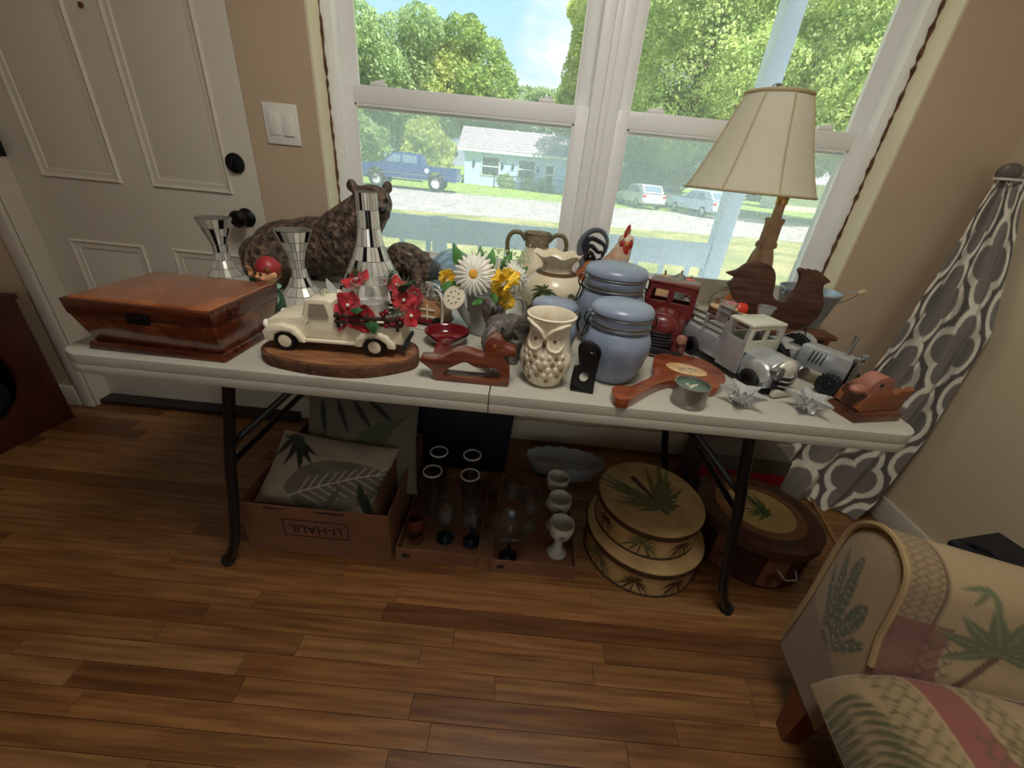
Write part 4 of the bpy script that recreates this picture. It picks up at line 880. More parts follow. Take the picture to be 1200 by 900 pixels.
for k in range(7): q.ell((-.03 + .006 * math.sin(k * 2), -.005 + .004 * k, .118 + .006 * math.cos(k * 1.7)), (.010, .008, .011))
q.o('headdress', mat('dark_resin', (50, 46, 46), .45), t)

# ================================================================== CARVED DUCK
m_redwood = mat('red_brown_wood', (92, 42, 26), .28, col2=(122, 60, 38), scale=26, stretch=(.6, 5, 5), coat=.5)
duck = [(-0.116, 0.0454), (-0.1043, 0.0503), (-0.0744, 0.0517), (-0.0449, 0.0694), (-0.0253, 0.075), (-0.0056, 0.0718), (0.0143, 0.0667), (0.0233, 0.0713), (0.0232, 0.0978), (0.0315, 0.1091), (0.0409, 0.1131), (0.0541, 0.108), (0.0649, 0.0935), (0.0849, 0.0868), (0.0883, 0.0783), (0.0828, 0.073), (0.0712, 0.0746), (0.0619, 0.0682), (0.0731, 0.0512), (0.0786, 0.0257), (0.0718, 0.0025), (-0.0029, 0.000), (-0.0762, 0.000), (-0.0879, 0.0225), (-0.0996, 0.0324)]
hole = [(-0.0626, 0.0177), (-0.056, 0.029), (-0.0411, 0.0388), (-0.018, 0.0505), (0.0024, 0.042), (0.0257, 0.0398), (0.0421, 0.0442), (0.0525, 0.0379), (0.0584, 0.0254), (0.0505, 0.016), (-0.0034, 0.0125), (-0.0541, 0.0126)]
def smooth_loop(p, n=4):
    P = [Vector((x, y)) for x, y in p]; k = len(P); out = []
    for i in range(k):
        a, b_, c_, d_ = P[i - 1], P[i], P[(i + 1) % k], P[(i + 2) % k]
        for j in range(n):
            u = j / n; v = .5 * ((2 * b_) + (c_ - a) * u + (2 * a - 5 * b_ + 4 * c_ - d_) * u * u + (3 * b_ - a - 3 * c_ + d_) * u ** 3); out.append((v.x, v.y))
    return out
t = thing('wooden_duck', 'red-brown carved wooden duck with an open body at the front table edge', 'duck ornament', (-.04, -.83, T))
q = B(); q.prism(smooth_loop(duck, 3), .034, holes=[smooth_loop(hole, 3)], bev=.005); q.o('body', m_redwood, t)
q = B(); q.cyl((.043, -.0175, .0945), (.043, -.0185, .0945), .004, seg=14); q.o('eye', mat('eye_ring', (170, 100, 60), .4), t)

# ================================================================== OWL VASE
m_owl = mat('ivory_ceramic', (234, 224, 202), .32, col2=(222, 208, 180), scale=30, coat=.2); m_owld = mat('brown_wash', (96, 70, 44), .6); m_owlf = mat('shaded_ivory', (150, 124, 88), .55)
t = thing('owl_vase', 'ivory ceramic owl vase with big round eyes at the front of the table', 'vase', (.116, -.795, T), R(-14))
owp = [(0, 0), (.034, 0), (.040, .004), (.050, .035), (.053, .062), (.049, .092), (.044, .115), (.046, .138), (.052, .154), (.053, .158), (.050, .160), (.046, .155), (.041, .135), (.042, .10), (.044, .06), (.038, .012), (0, .010)]
q = B(); q.lathe(owp, 44); bd = q.o('body', m_owl, t)
rad = lambda z: float(np.interp(z, [.0, .035, .062, .092, .115, .138, .154], [.038, .050, .053, .049, .044, .046, .052]))
def on(a, z, d=0): r_ = rad(z) + d; return Vector((r_ * math.sin(a), -r_ * math.cos(a), z))
for s_ in (-1, 1):
    q = B(); q.tube([on(s_ * .50 + .40 * math.cos(k), .112 + .021 * math.sin(k), .001) for k in np.linspace(0, 2 * PI, 28, endpoint=False)], .0035, 8, closed=True); e_ = q.o('eye_ring', m_owl, t)
    q = B(); q.grid(lambda u, v: on(s_ * .50 + .36 * v * math.cos(2 * PI * u), .112 + .019 * v * math.sin(2 * PI * u), .0012), 24, 4, wu=True); q.o('eye_disc', mat('worn_cream', (228, 216, 190), .5, col2=(206, 190, 158), scale=120) if s_ < 0 else bpy.data.materials['worn_cream'], e_)
    q = B(); q.ell(on(s_ * .46, .114, .002), (.0035, .003, .0035)); q.o('pupil', m_owld, e_)
    q = B(); q.tube([on(s_ * .05, .118, .002), on(s_ * .22, .134, .003), on(s_ * .62, .146, .004), on(s_ * 1.0, .150, .003)], [.003, .0042, .004, .002], 8, sub=4); q.o('brow', m_owl, t)
    q = B(); q.grid(lambda u, v: on(s_ * (1.25 + .55 * (u - .5)), .085 - .06 * v, .003 + .004 * math.sin(PI * u) * math.sin(PI * min(1, v + .1))), 8, 8); q.o('wing', m_owl, t)
q = B(); q.ell(on(0, .108, .003), (.005, .006, .010)); q.o('beak', m_owld, t)
for row in range(5):
    for k in range(9):
        a = -1.2 + .3 * k + (.15 if row % 2 else 0); z = .078 - row * .014
        if z < .01: continue
        q = B(); q.ell((0, 0, 0), (.0055, .0022, .0065), seg=10, rings=6); q.o('feather', m_owl if (k + row) % 3 else m_owlf, t, loc=on(a, z, .0005), rot=(0, 0, a))  # darker ivory on some feathers paints in the shade of the recesses
# ================================================================== BLUE STONEWARE CANISTERS
m_blue = mat('blue_grey_glaze', (116, 128, 148), .38, col2=(144, 154, 172), scale=10, coat=.25, bump=.05, bscale=30); m_gasket = mat('gasket', (190, 190, 186), .6)
def canister(loc, rz, sc, label):
    t_ = thing('canister', label, 'jar', loc, rz, 'blue clamp-lid canisters', sc=sc)
    q = B(); q.lathe([(0, 0), (.044, 0), (.050, .004), (.066, .04), (.0735, .075), (.0735, .092), (.066, .112), (.060, .118), (.060, .128), (.056, .130), (.054, .118), (.066, .085), (.046, .012), (0, .010)], 44); q.o('body', m_blue, t_)
    q = B(); q.lathe([(.061, .1215), (.0625, .122), (.0625, .1275), (.061, .128)], 44); q.tube([(.0635 * math.cos(a), .0635 * math.sin(a), .125) for a in np.linspace(0, 2 * PI, 40, endpoint=False)], .0022, 6, closed=True); q.o('wire_band', M['steel'], t_)
    q = B(); q.lathe([(.054, .129), (.060, .129), (.060, .133), (.054, .133)], 40); q.o('gasket', m_gasket, t_)
    q = B(); q.lathe([(0, .132), (.060, .132), (.064, .134), (.0645, .142), (.062, .145), (.062, .149), (.0655, .151), (.066, .157), (.060, .166), (.040, .172), (0, .174)], 44); ld = q.o('lid', m_blue, t_)
    q = B(); q.tube([(.0645 * math.cos(a), .0645 * math.sin(a), .1475) for a in np.linspace(0, 2 * PI, 40, endpoint=False)], .0018, 6, closed=True); q.o('lid_wire', M['steel'], ld)
    for s_, nm in ((-1, 'clamp'), (1, 'wire_hinge')):
        q = B()
        for d in (-.012, .012): q.tube([(s_ * .0635, d, .147), (s_ * .072, d, .144), (s_ * .076, d * .9, .130), (s_ * .071, d * .7, .118), (s_ * .076, d * .6, .100), (s_ * .080, 0, .092)], .0016, 6, sub=3)
        q.tube([(s_ * .070, -.014, .124), (s_ * .070, .014, .124)], .0022, 6); q.o(nm, M['darksteel'], t_)
    return t_
canister((.276, -.735, T), R(8), 1.06, 'blue-grey clamp-lid canister at the front, behind the black iron ornament')
canister((.132, -.652, T), R(-15), .86, 'smallest blue-grey canister, half hidden behind the owl vase')
canister((.296, -.51, T), R(12), 1.28, 'largest blue-grey canister, at the back beside the rooster')

# ================================================================== BLACK IRON ORNAMENT
iron = [(-0.0348, 0.0206), (-0.0327, 0.06), (-0.0171, 0.0646), (-0.0234, 0.0791), (-0.0293, 0.1084), (-0.0202, 0.1207), (-0.0044, 0.1203), (0.0116, 0.111), (0.0174, 0.0977), (0.0159, 0.0834), (0.0158, 0.0543), (0.018, 0.0), (-0.0073, 0.006)]
h1 = [(-.0083 + .0098 * math.cos(a), .0374 + .0125 * math.sin(a)) for a in np.linspace(0, 2 * PI, 16, endpoint=False)]
t = thing('iron_ornament', 'small black cast iron ornament with a round hole at the front edge', 'ornament', (.207, -.835, T), R(-6))
q = B(); q.prism(iron, .010, holes=[list(reversed(h1))], bev=.002); q.o('plate', M['black'], t)
q = B(); q.tube([(x * .92 - .001, -.006, z * .98 + .001) for x, z in iron[2:11]], .0035, 8, sub=3); q.o('rim', M['black'], t)
q = B(); q.tube([(-.012, -.006, .085), (-.006, -.009, .098), (.006, -.009, .095), (.010, -.006, .085)], .003, 8, sub=3); q.o('scroll', M['black'], t)
q = B(); q.box((-.008, .012, .003), (.05, .03, .006), bev=.002); q.o('foot', M['black'], t)

# ================================================================== PALM VASE + TWO-HANDLED JUG
m_vase = mat('cream_crackle', (232, 220, 192), .3, col2=(220, 204, 170), scale=14, coat=.3); m_palmg = mat('painted_palm_green', (50, 62, 34), .5, col2=(84, 92, 50), scale=80); m_palmb = mat('painted_brown', (92, 66, 40), .5)
def palm_polys(h=1.0, nf=11, L=.5, seed=1, trunk=.06, lean=.06):
    """flat palm drawing: list of (kind, polygon)"""
    rg = random.Random(seed); out = []; c = Vector((lean * h, h * .62))
    pts = [Vector((0, 0)), Vector((lean * h * .3, h * .3)), c]
    out.append(('t', [pts[0] + Vector((-trunk / 2, 0)), pts[0] + Vector((trunk / 2, 0)), pts[1] + Vector((trunk * .4, 0)), c + Vector((trunk * .3, 0)), c - Vector((trunk * .3, 0)), pts[1] - Vector((trunk * .4, 0))]))
    for k in range(nf):
        a = -.75 + (PI + 1.5) * k / (nf - 1) + rg.uniform(-.1, .1); l = L * rg.uniform(.75, 1.1); d = Vector((math.cos(a), math.sin(a))); up = []; dn = []
        for i in range(9):
            u = i / 8; p = c + d * l * u + Vector((0, -.55 * l * u * u)); n_ = Vector((-d.y, d.x)); w = .060 * l * math.sin(PI * min(1, .08 + .92 * u)) * (1 + .5 * (i % 2)); up.append(p + n_ * w); dn.append(p - n_ * w)
        out.append(('f', up + dn[::-1]))
    return out
def palm_print(par, fn, mf, mt, name='palm_print', **k):
    """palm drawing as a thin printed layer laid on a surface: fn(x, y) -> 3D"""
    def lift(x, y, d):
        p0, p1, p2 = Vector(fn(x, y)), Vector(fn(x + .01, y)), Vector(fn(x, y + .01)); nn = (p1 - p0).cross(p2 - p0); return p0 + nn.normalized() * d if nn.length > 0 else p0
    for kind, mm_ in (('f', mf), ('t', mt)):
        q = B()
        for ki, (kd, p) in enumerate(palm_polys(**k)):
            if kd != kind: continue
            if kd == 'f':
                n = len(p) // 2; vs = [lift(v.x, v.y, ki * .00006) for v in p]; q.add(vs, [(i, i + 1, 2 * n - 2 - i, 2 * n - 1 - i) for i in range(n - 1)])
            else: q.add([lift(v.x, v.y, .0014) for v in p], [(0, 1, 2, 5), (5, 2, 3, 4)])
        q.o(name if kind == 'f' else name.replace('print', 'trunk_print'), mm_, par, smooth=0)
t = thing('palm_vase', 'cream vase with painted palm and a ruffled mouth behind the small canister', 'vase', (.150, -.33, T), R(-8))
vpf = [(0, 0), (.056, 0), (.062, .006), (.092, .06), (.098, .088), (.090, .118), (.062, .142), (.048, .150), (.046, .166), (.056, .182), (.072, .196), (.074, .199), (.070, .198), (.052, .182), (.043, .165), (.044, .15), (.06, .135), (.09, .09), (.06, .012), (0, .01)]
q = B(); q.lathe(vpf, 48, fn=lambda r, z, a: (r * (1 + .07 * math.sin(7 * a) * max(0, (z - .165) / .03) if z > .165 else r / r if False else r) if z > .165 else r, z + (.004 * math.sin(7 * a) * max(0, (z - .165) / .03) if z > .165 else 0))) if False else q.lathe(vpf, 56, fn=lambda r, z, a: (r + r * .07 * math.sin(7 * a) * max(0, min(1, (z - .165) / .03)), z + .005 * math.sin(7 * a + 1) * max(0, min(1, (z - .165) / .03))))
q.o('body', m_vase, t)
vr = lambda z: float(np.interp(z, [0, .006, .06, .088, .118, .142], [.056, .062, .092, .098, .090, .062])) + .0008
def vfn(a0, z0, s_): return lambda x, y: ((vr(z0 + y * s_)) * math.sin(a0 + x * s_ / .095), -(vr(z0 + y * s_)) * math.cos(a0 + x * s_ / .095), z0 + y * s_)
palm_print(t, vfn(-.30, .058, .085), m_palmg, m_palmb, L=.62, nf=13, seed=3, h=.8); palm_print(t, vfn(.62, .07, .04), m_palmg, m_palmb, L=.5, nf=11, seed=5)
q = B(); q.lathe([(.0635, .1405), (.0645, .141), (.052, .1495), (.050, .149)], 40); q.o('neck_band', m_palmb, t)
t = thing('two_handled_jug', 'cream jug with two tall loop handles and a woven neck at the back', 'jug', (.085, -.155, T), R(4))
q = B(); q.lathe([(0, 0), (.05, 0), (.056, .006), (.078, .06), (.080, .09), (.066, .13), (.046, .165), (.038, .185), (.037, .20), (.04, .205), (.036, .205), (.033, .19), (.06, .13), (.07, .08), (.05, .012), (0, .01)], 40); q.o('body', m_vase, t)
m_weave = mat('woven_band', (122, 108, 84), .7, col2=(168, 152, 122), scale=130, bump=.8)
q = B(); q.lathe([(.039, .185), (.041, .19), (.0415, .21), (.046, .228), (.048, .231), (.044, .232), (.038, .212), (.036, .188)], 40, fn=lambda r, z, a: (r + .0012 * math.sin(22 * a) * math.sin(z * 700), z)); q.o('woven_neck', m_weave, t)
for s_ in (-1, 1):
    q = B(); q.tube([(s_ * .04, 0, .205), (s_ * .06, 0, .226), (s_ * .088, 0, .224), (s_ * .102, 0, .198), (s_ * .098, 0, .16), (s_ * .082, 0, .115)], .0075, 10, sub=6); q.o('handle', mat('olive_glaze', (112, 100, 70), .35) if s_ < 0 else bpy.data.materials['olive_glaze'], t)
#zf = lambda x, y: ((float(np.interp(.05 + y * .06, [0, .06, .09, .13, .165], [.05, .078, .080, .066, .046])) + .001) * math.sin(.2 + x * .06 / .075), -(float(np.interp(.05 + y * .06, [0, .06, .09, .13, .165], [.05, .078, .080, .066, .046])) + .001) * math.cos(.2 + x * .06 / .075), .09 + y * .06)
q = B()

# ================================================================== CERAMIC ROOSTER
m_rwhite = mat('rooster_white', (226, 208, 186), .35, col2=(196, 150, 116), scale=30); m_rbrown = mat('rooster_brown', (130, 66, 36), .4, col2=(190, 116, 70), scale=60, stretch=(1, 1, 4), bump=.5); m_rblack = mat('rooster_tail', (22, 24, 30), .3, col2=(60, 66, 80), scale=50, coat=.4); m_rred = mat('rooster_red', (140, 26, 24), .35, col2=(176, 50, 40), scale=60)
t = thing('rooster_figurine', 'ceramic rooster with black arched tail and red comb by the window mullion', 'figurine', (.300, -.20, T), R(-8), sc=1.05)
q = B(); q.ell((-.012, .01, .10), (.062, .048, .058), rot=(0, -.2, 0)); q.tube([(.03, 0, .12), (.055, -.01, .17), (.066, -.014, .215)], [.046, .034, .022], 14, sub=4); q.ell((.068, -.016, .225), (.022, .02, .022)); q.tube([(.0, .01, .05), (.0, .01, .0)], [.04, .03], 12); q.blend('body', m_rbrown, t, .0045, 4)
q = B(); q.tube([(.038, -.004, .140), (.056, -.012, .175), (.067, -.0155, .215), (.068, -.017, .228)], [.040, .0345, .0245, .0235], 16, sub=4); q.ell((.068, -.016, .23), (.0245, .022, .021)); q.o('neck_plumage', m_rwhite, t)
q = B(); q.prism([(-.022, 0), (-.018, .020), (-.010, .012), (-.005, .030), (.002, .016), (.008, .034), (.014, .016), (.019, .022), (.02, .0)], .010, bev=.003); q.o('comb', m_rred, t, loc=(.068, -.016, .243), rot=(0, 0, R(70)))
q = B(); q.ell((.070, -.036, .205), (.012, .007, .018)); q.ell((.060, -.034, .222), (.011, .006, .012)); q.ell((.08, -.034, .222), (.010, .006, .012)); q.o('wattle', m_rred, t)
q = B(); q.lathe([(0, .02), (.004, .008), (.006, 0), (0, -.002)], 10, (.071, -.036, .226), (R(110), 0, 0)); q.o('beak', mat('beak_yellow', (190, 140, 60), .4), t)
q = B()
for s_ in (-1, 1): q.ell((.071 + s_ * .012, -.034, .234), .0028)
q.o('eye', M['black'], t)
for k in range(7):
    s_ = 1 - k * .09; q = B(); y = (k - 3) * .011; q.tube([(-.045, .01 + y * .3, .12), (-.06 * s_ - .01, .012 + y, .19 * s_ + .01), (-.045 * s_, .01 + y, .245 * s_), (-.01, .01 + y, .250 * s_ - .01 * k), (.012 - k * .004, .008 + y, .225 * s_), (.014 - k * .006, .006 + y, .19 * s_)], [.010, .013, .013, .012, .009, .003], 8, sub=4, flat=.5); q.o('tail_feather', m_rblack if k % 3 else mat('tail_silver', (110, 116, 126), .35) if k == 0 else m_rblack, t)

# ================================================================== RED TOY TRUCK, FRONT TO CAMERA
m_tred = mat('toy_truck_red', (92, 26, 26), .4, col2=(108, 36, 34), scale=20, coat=.3)
t = thing('toy_truck', 'dark red metal toy truck facing forward between canister and silver truck', 'toy truck', (.474, -.462, T), R(-24))
q = B(); q.box((0, -.02, .062), (.115, .10, .07), bev=.010); q.o('cowl', m_tred, t)
hood = [(-.046, .045), (-.048, .075), (-.040, .100), (-.02, .114), (0, .117), (.02, .114), (.040, .100), (.048, .075), (.046, .045)]
q = B(); q.prism(hood, .08, off=-.082, bev=.014, seg=4); q.o('hood', m_tred, t)
q = B(); q.ell((0, -.118, .083), (.041, .022, .030)); q.o('hood_nose', m_tred, t)
for k in range(5):
    q = B(); q.tube([(-.036, -.122, .066 - k * .0085), (0, -.137, .066 - k * .0085), (.036, -.122, .066 - k * .0085)], .003, 6, sub=4); q.o('grille_bar', M['blackm'], t)
q = B(); q.box((0, -.112, .046), (.08, .02, .055), bev=.004); q.o('grille', mat('dark_red_shadow', (66, 16, 16), .5), t)
for s_ in (-1, 1):
    q = B(); q.prism([(-.045, .012), (-.043, .040), (-.030, .058), (.0, .062), (.028, .052), (.045, .03), (.05, .012)], .034, plane='yz', bev=.010, seg=3); q.o('front_fender', m_tred, t, loc=(s_ * .060, -.09, 0))
    q = B(); q.lathe([(0, 0), (.011, 0), (.013, .006), (.013, .012), (.010, .016), (0, .017)], 16, (s_ * .062, -.128, .062), (PI / 2, 0, 0)); q.o('headlight', mat('tan_lamp', (150, 110, 90), .4) if s_ < 0 else bpy.data.materials['tan_lamp'], t)
q = B(); q.box((0, -.146, .020), (.15, .012, .020), bev=.004); q.o('bumper', M['blackm'], t)
cabo = [(-.066, .085), (-.062, .172), (.062, .172), (.066, .085)]
q = B(); q.prism(cabo, .006, holes=[[(-.008, .124), (-.054, .124), (-.052, .157), (-.008, .157)], [(.008, .157), (.052, .157), (.054, .124), (.008, .124)]], off=-.025, bev=.0015); q.prism(cabo, .006, holes=[[(-.05, .12), (-.048, .16), (.048, .16), (.05, .12)]], off=.045); q.o('cab', m_tred, t)
q = B(); q.box((0, .010, .174), (.132, .080, .008), bev=.003); q.o('roof', m_tred, t)
for s_ in (-1, 1):
    q = B(); q.prism([(-.022, .07), (-.022, .172), (-.014, .172), (-.014, .12), (.034, .12), (.034, .172), (.043, .172), (.043, .07)], .006, plane='yz', off=s_ * .064); q.o('door', m_tred, t)
    q = B(); q.box((s_ * .07, .12, .06), (.008, .15, .06), bev=.002); q.o('bed_side', m_tred, t)
    for y in (-.085, .14):
        q = B(); q.lathe([(0, -.011), (.026, -.011), (.029, -.006), (.029, .006), (.026, .011), (0, .011)], 20, rot=(0, PI / 2, 0)); w_ = q.o('tire', M['blackm'], t, loc=(s_ * .060, y, .029))
q = B(); q.box((0, .12, .035), (.145, .15, .012), bev=.002); q.o('bed_floor', m_tred, t); q = B(); q.box((0, .196, .06), (.145, .006, .06), bev=.002); q.o('tailgate', m_tred, t)
# pumpkins and gourds piled in the bed
m_or = mat('orange_gourd', (206, 96, 36), .5, col2=(224, 130, 60), scale=20); m_pk = mat('pink_gourd', (198, 88, 84), .45, col2=(226, 140, 130), scale=14); m_gg = mat('grey_green_gourd', (104, 110, 104), .5, col2=(140, 140, 126), scale=16); m_tan = mat('tan_gourd', (196, 156, 112), .55, col2=(220, 188, 150), scale=16); m_rd = mat('red_pumpkin', (202, 44, 30), .35, col2=(226, 80, 50), scale=20)
def gourd(name, label, loc, r, m_, cat='pumpkin', squash=.8, lobes=8, tall=1, grp=None):
    t_ = thing(name, label, cat, loc, random.random() * 6, grp)
    pr = [(r * math.sin(PI * i / 12) * 1.0, r * squash * (1 - math.cos(PI * i / 12)) * tall) for i in range(13)]; pr[0] = (0, .004); pr[-1] = (0, pr[-1][1] - r * .12)
    q = B(); q.lathe(pr, 40, fn=lambda rr, z, a: (rr * (1 - .09 * abs(math.sin(lobes * a / 2)) ** 6 * 1.2 if lobes else rr) if lobes else rr, z)); q.o('flesh', m_, t_)
    z = pr[-1][1]; q = B(); q.tube([(0, 0, z - .002), (.002, 0, z + r * .2), (r * .14, 0, z + r * .36)], [r * .13, r * .09, r * .1], 8); q.o('stem', m_palmb, t_)
ca, sa = math.cos(R(-24)), math.sin(R(-24))
def intruck(x, y, z): return (.474 + x * ca - y * sa, -.462 + x * sa + y * ca, T + z)
gourd('mini_pumpkin', 'pink mini pumpkin seen through the left windscreen of the red toy truck', intruck(-.034, .085, .042), .036, m_pk, grp=None)
gourd('mini_pumpkin', 'orange mini pumpkin seen through the right windscreen of the red toy truck', intruck(.026, .078, .042), .030, m_or)
gourd('gourd', 'dark grey-green gourd at the right rear of the red toy truck', intruck(.045, .135, .042), .030, m_gg, 'gourd', 1.1)
gourd('gourd', 'tan gourd sticking up above the roof of the red toy truck, left', intruck(-.045, .16, .042), .036, m_tan, 'gourd', 1.7, 0)
gourd('gourd', 'pale grey gourd above the roof of the red toy truck, middle', intruck(.0, .16, .042), .030, m_gg, 'gourd', 2.2, 0)
gourd('gourd', 'red-streaked gourd on top of the pile behind the red truck roof', intruck(.03, .175, .10), .026, m_pk, 'gourd', 1.2, 0)

# ================================================================== WIRE BASKET WITH FALL DECOR
m_wire = mat('galvanised_wire', (150, 154, 158), .35, .9)
t = thing('wire_basket', 'wire-handled basket of fall decor behind the red toy truck', 'basket', (.742, -.315, T), R(10))
q = B(); q.lathe([(0, 0), (.045, 0), (.062, .06), (.060, .061), (.043, .003), (0, .003)], 28); q.o('basket', mat('twig_basket', (110, 76, 48), .9, col2=(70, 46, 28), scale=60, bump=1), t)
q = B(); q.tube([(-.062, 0, .058), (-.075, 0, .095), (-.04, -.01, .135), (.02, -.01, .14), (.062, 0, .095), (.062, 0, .058)], .0018, 6, sub=6); q.tube([(-.060, .012, .058), (-.090, .012, .09), (-.09, .0, .125), (-.075, -.01, .14)], .0018, 6, sub=6); q.o('wire_handle', m_wire, t)
q = B(); q.cyl((-.088, -.012, .142), (-.058, -.012, .146), .0075, seg=14); q.o('handle_grip', M['steel'], t)
for k in range(14):
    rg = random.Random(k + 7); a = rg.random() * 6.3; c_ = Vector((.045 * math.cos(a), .045 * math.sin(a), .06 + rg.random() * .03)); d_ = Vector((math.cos(a), math.sin(a), .5 + rg.random())).normalized(); s_ = d_.orthogonal().normalized(); q = B()
    q.grid(lambda u, v: c_ + d_ * v * .036 + s_ * (u - .5) * .024 * math.sin(PI * min(1, v * .95 + .04)) + Vector((0, 0, .004 * math.sin(v * 8))), 3, 5); q.o('autumn_leaf', (mat('rust_leaf', (168, 70, 34), .7, col2=(206, 126, 60), scale=40) if k == 0 else bpy.data.materials['rust_leaf']), t)
gourd('mini_pumpkin', 'bright red mini pumpkin on the wire basket beside the wooden hen', (.742, -.325, T + .058), .034, m_rd)
gourd('mini_pumpkin', 'small pink-red pumpkin low at the left of the wire basket', (.705, -.375, T), .028, m_pk)

# ================================================================== GALVANISED BUCKET
m_galv = mat('galvanised', (172, 184, 196), .35, .7, col2=(200, 210, 220), scale=26)
t = thing('bucket', 'pale galvanised bucket with a wooden bail grip behind the wooden hen', 'bucket', (1.055, -.165, T), R(8))
q = B(); q.lathe([(0, 0), (.062, 0), (.066, .004), (.094, .128), (.097, .131), (.097, .135), (.091, .134), (.062, .008), (0, .008)], 40); q.o('pail', m_galv, t)
q = B(); q.tube([(-.096, 0, .122), (-.11, -.01, .128), (-.03, -.085, .112), (.05, -.09, .118), (.15, -.045, .142)], .002, 6, sub=6); q.tube([(.096, 0, .122), (.11, 0, .13), (.15, -.03, .142)], .002, 6, sub=4); q.o('bail', m_wire, t)
q = B(); q.lathe([(0, 0), (.006, 0), (.0085, .010), (.0085, .03), (.006, .04), (0, .04)], 14, (.135, -.052, .142), (0, R(82), R(20))); q.o('handle_grip', mat('pale_wood', (206, 180, 150), .5), t)
for s_ in (-1, 1):
    q = B(); q.cyl((s_ * .090, 0, .122), (s_ * .100, 0, .122), .008, seg=10); q.o('ear', m_galv, t)

# ================================================================== WOODEN HEN CUTOUT ON ITS STAND
hen = [(-0.1938, 0.1923), (-0.1649, 0.2046), (-0.1439, 0.225), (-0.1132, 0.2334), (-0.0775, 0.2286), (-0.0528, 0.2087), (-0.0399, 0.1759), (-0.0335, 0.1416), (-0.0144, 0.1257), (0.0121, 0.1254), (0.0268, 0.1535), (0.0318, 0.1829), (0.027, 0.2052), (0.0147, 0.2208), (0.024, 0.2284), (0.0375, 0.223), (0.0465, 0.2283), (0.0601, 0.223), (0.07, 0.2262), (0.0922, 0.2144), (0.1199, 0.1973), (0.1072, 0.1875), (0.1104, 0.1676), (0.1309, 0.1283), (0.1324, 0.092), (0.1229, 0.0661), (0.102, 0.045), (0.0582, 0.0341), (0.001, 0.041), (-0.0465, 0.055), (-0.09, 0.0755), (-0.1214, 0.0969), (-0.1466, 0.1185), (-0.1687, 0.1488), (-0.179, 0.1623), (-0.1652, 0.1808)]
m_hen = mat('weathered_brown_wood', (62, 38, 28), .6, col2=(92, 60, 44), scale=14, stretch=(1, 6, 6), bump=.3)
t = thing('wooden_hen', 'dark brown flat wooden hen silhouette standing on a plank stand', 'wood cutout', (.86, -.335, T))
q = B(); q.prism(smooth_loop(hen, 3), .016, bev=.002); q.o('silhouette', m_hen, t)
q = B(); q.box((.07, -.01, .030), (.25, .07, .014), bev=.002); q.o('stand', mat('stand_wood', (112, 70, 44), .6, col2=(78, 48, 32), scale=20, stretch=(1, 6, 6)), t)
for x in (-.03, .17):
    q = B(); q.box((x, -.01, .012), (.02, .06, .024), bev=.002); q.o('stand_foot', bpy.data.materials['stand_wood'], t)

# ================================================================== TABLE LAMP with a crooked bell shade
m_shade = mat('cream_linen_shade', (240, 238, 226), .8, col2=(234, 230, 216), scale=60, sheen=.2); m_seam = mat('shade_piping', (174, 156, 120), .7); m_lampwood = mat('carved_tan_wood', (204, 170, 138), .5, col2=(176, 140, 110), scale=30)
_t = m_shade.node_tree; _p = _t.nodes['Principled BSDF']; _x = _t.nodes.new('ShaderNodeBsdfTranslucent'); _x.inputs[0].default_value = (*lin((240, 234, 214)), 1); _g = _t.nodes.new('ShaderNodeMixShader'); _g.inputs[0].default_value = .6
_t.links.new(_p.outputs[0], _g.inputs[1]); _t.links.new(_x.outputs[0], _g.inputs[2]); _t.links.new(_g.outputs[0], _t.nodes['Material Output'].inputs[0])
LX, LY = .842, -.175
t = thing('table_lamp', 'table lamp with a crooked cream bell shade and carved wooden column', 'lamp', (LX, LY, T))
q = B(); q.lathe([(0, 0), (.075, 0), (.078, .008), (.07, .02), (.045, .03), (.03, .045), (0, .045)], 32); q.o('base', m_lampwood, t)
col = [(.024, .045), (.03, .06), (.024, .08), (.022, .10), (.026, .125), (.032, .155), (.036, .19), (.034, .215), (.026, .235), (.029, .24), (.029, .25), (.024, .256), (.026, .30), (.030, .318), (.024, .32), (0, .32)]
col = [(r, z * 1.1 - .004) for r, z in col]
q = B(); q.lathe([(0, .044)] + col, 40, fn=lambda r, z, a: (r * (1 + (.15 * math.sin(9 * a) if (.085 < z < .232 or .256 < z < .312) else 0)), z)); q.o('column', m_lampwood, t)
q = B(); q.lathe([(.014, .345), (.016, .352), (.014, .39), (0, .39)], 16); q.o('socket_neck', m_lampwood, t)
q = B(); q.lathe([(0, .388), (.017, .388), (.018, .435), (.012, .445), (0, .445)], 16); q.cyl((.015, 0, .42), (.035, 0, .42), .003, seg=8); q.o('socket', mat('brass_socket', (190, 150, 90), .3, 1), t)
SC = Vector((-.122, -.01, .415))
q = B()
for d in (-1, 1): q.tube([(0, d * .012, .40), (-.01, d * .045, .45), (-.06, d * .055, .56), (-.115, d * .02, .655), (-.128, 0, .672)], .002, 6, sub=5)
q.o('harp', M['steel'], t)
q = B(); q.lathe([(0, 0), (.012, 0), (.006, .006), (.009, .012), (.004, .018), (0, .02)], 12, (-.128, 0, .672)); q.tube([(-.128 + .018 * math.cos(a), 0, .676 + .016 * math.sin(a)) for a in np.linspace(0, PI, 12)], .0018, 6); q.o('finial', M['steel'], t)
sp_pts = [(.190, 0), (.167, .045), (.144, .10), (.120, .165), (.101, .22), (.088, .250)]
def sh_r(z): return float(np.interp(z, [p[1] for p in sp_pts], [p[0] for p in sp_pts]))
def octf(r, a, k=.35):
    w = PI / 4; b_ = ((a + w / 2) % w) - w / 2; flat_ = math.cos(w / 2) / math.cos(w / 2 - abs(b_) if False else b_ * 0 + (abs(b_) - w / 2)); return r * (1 - k + k * flat_)
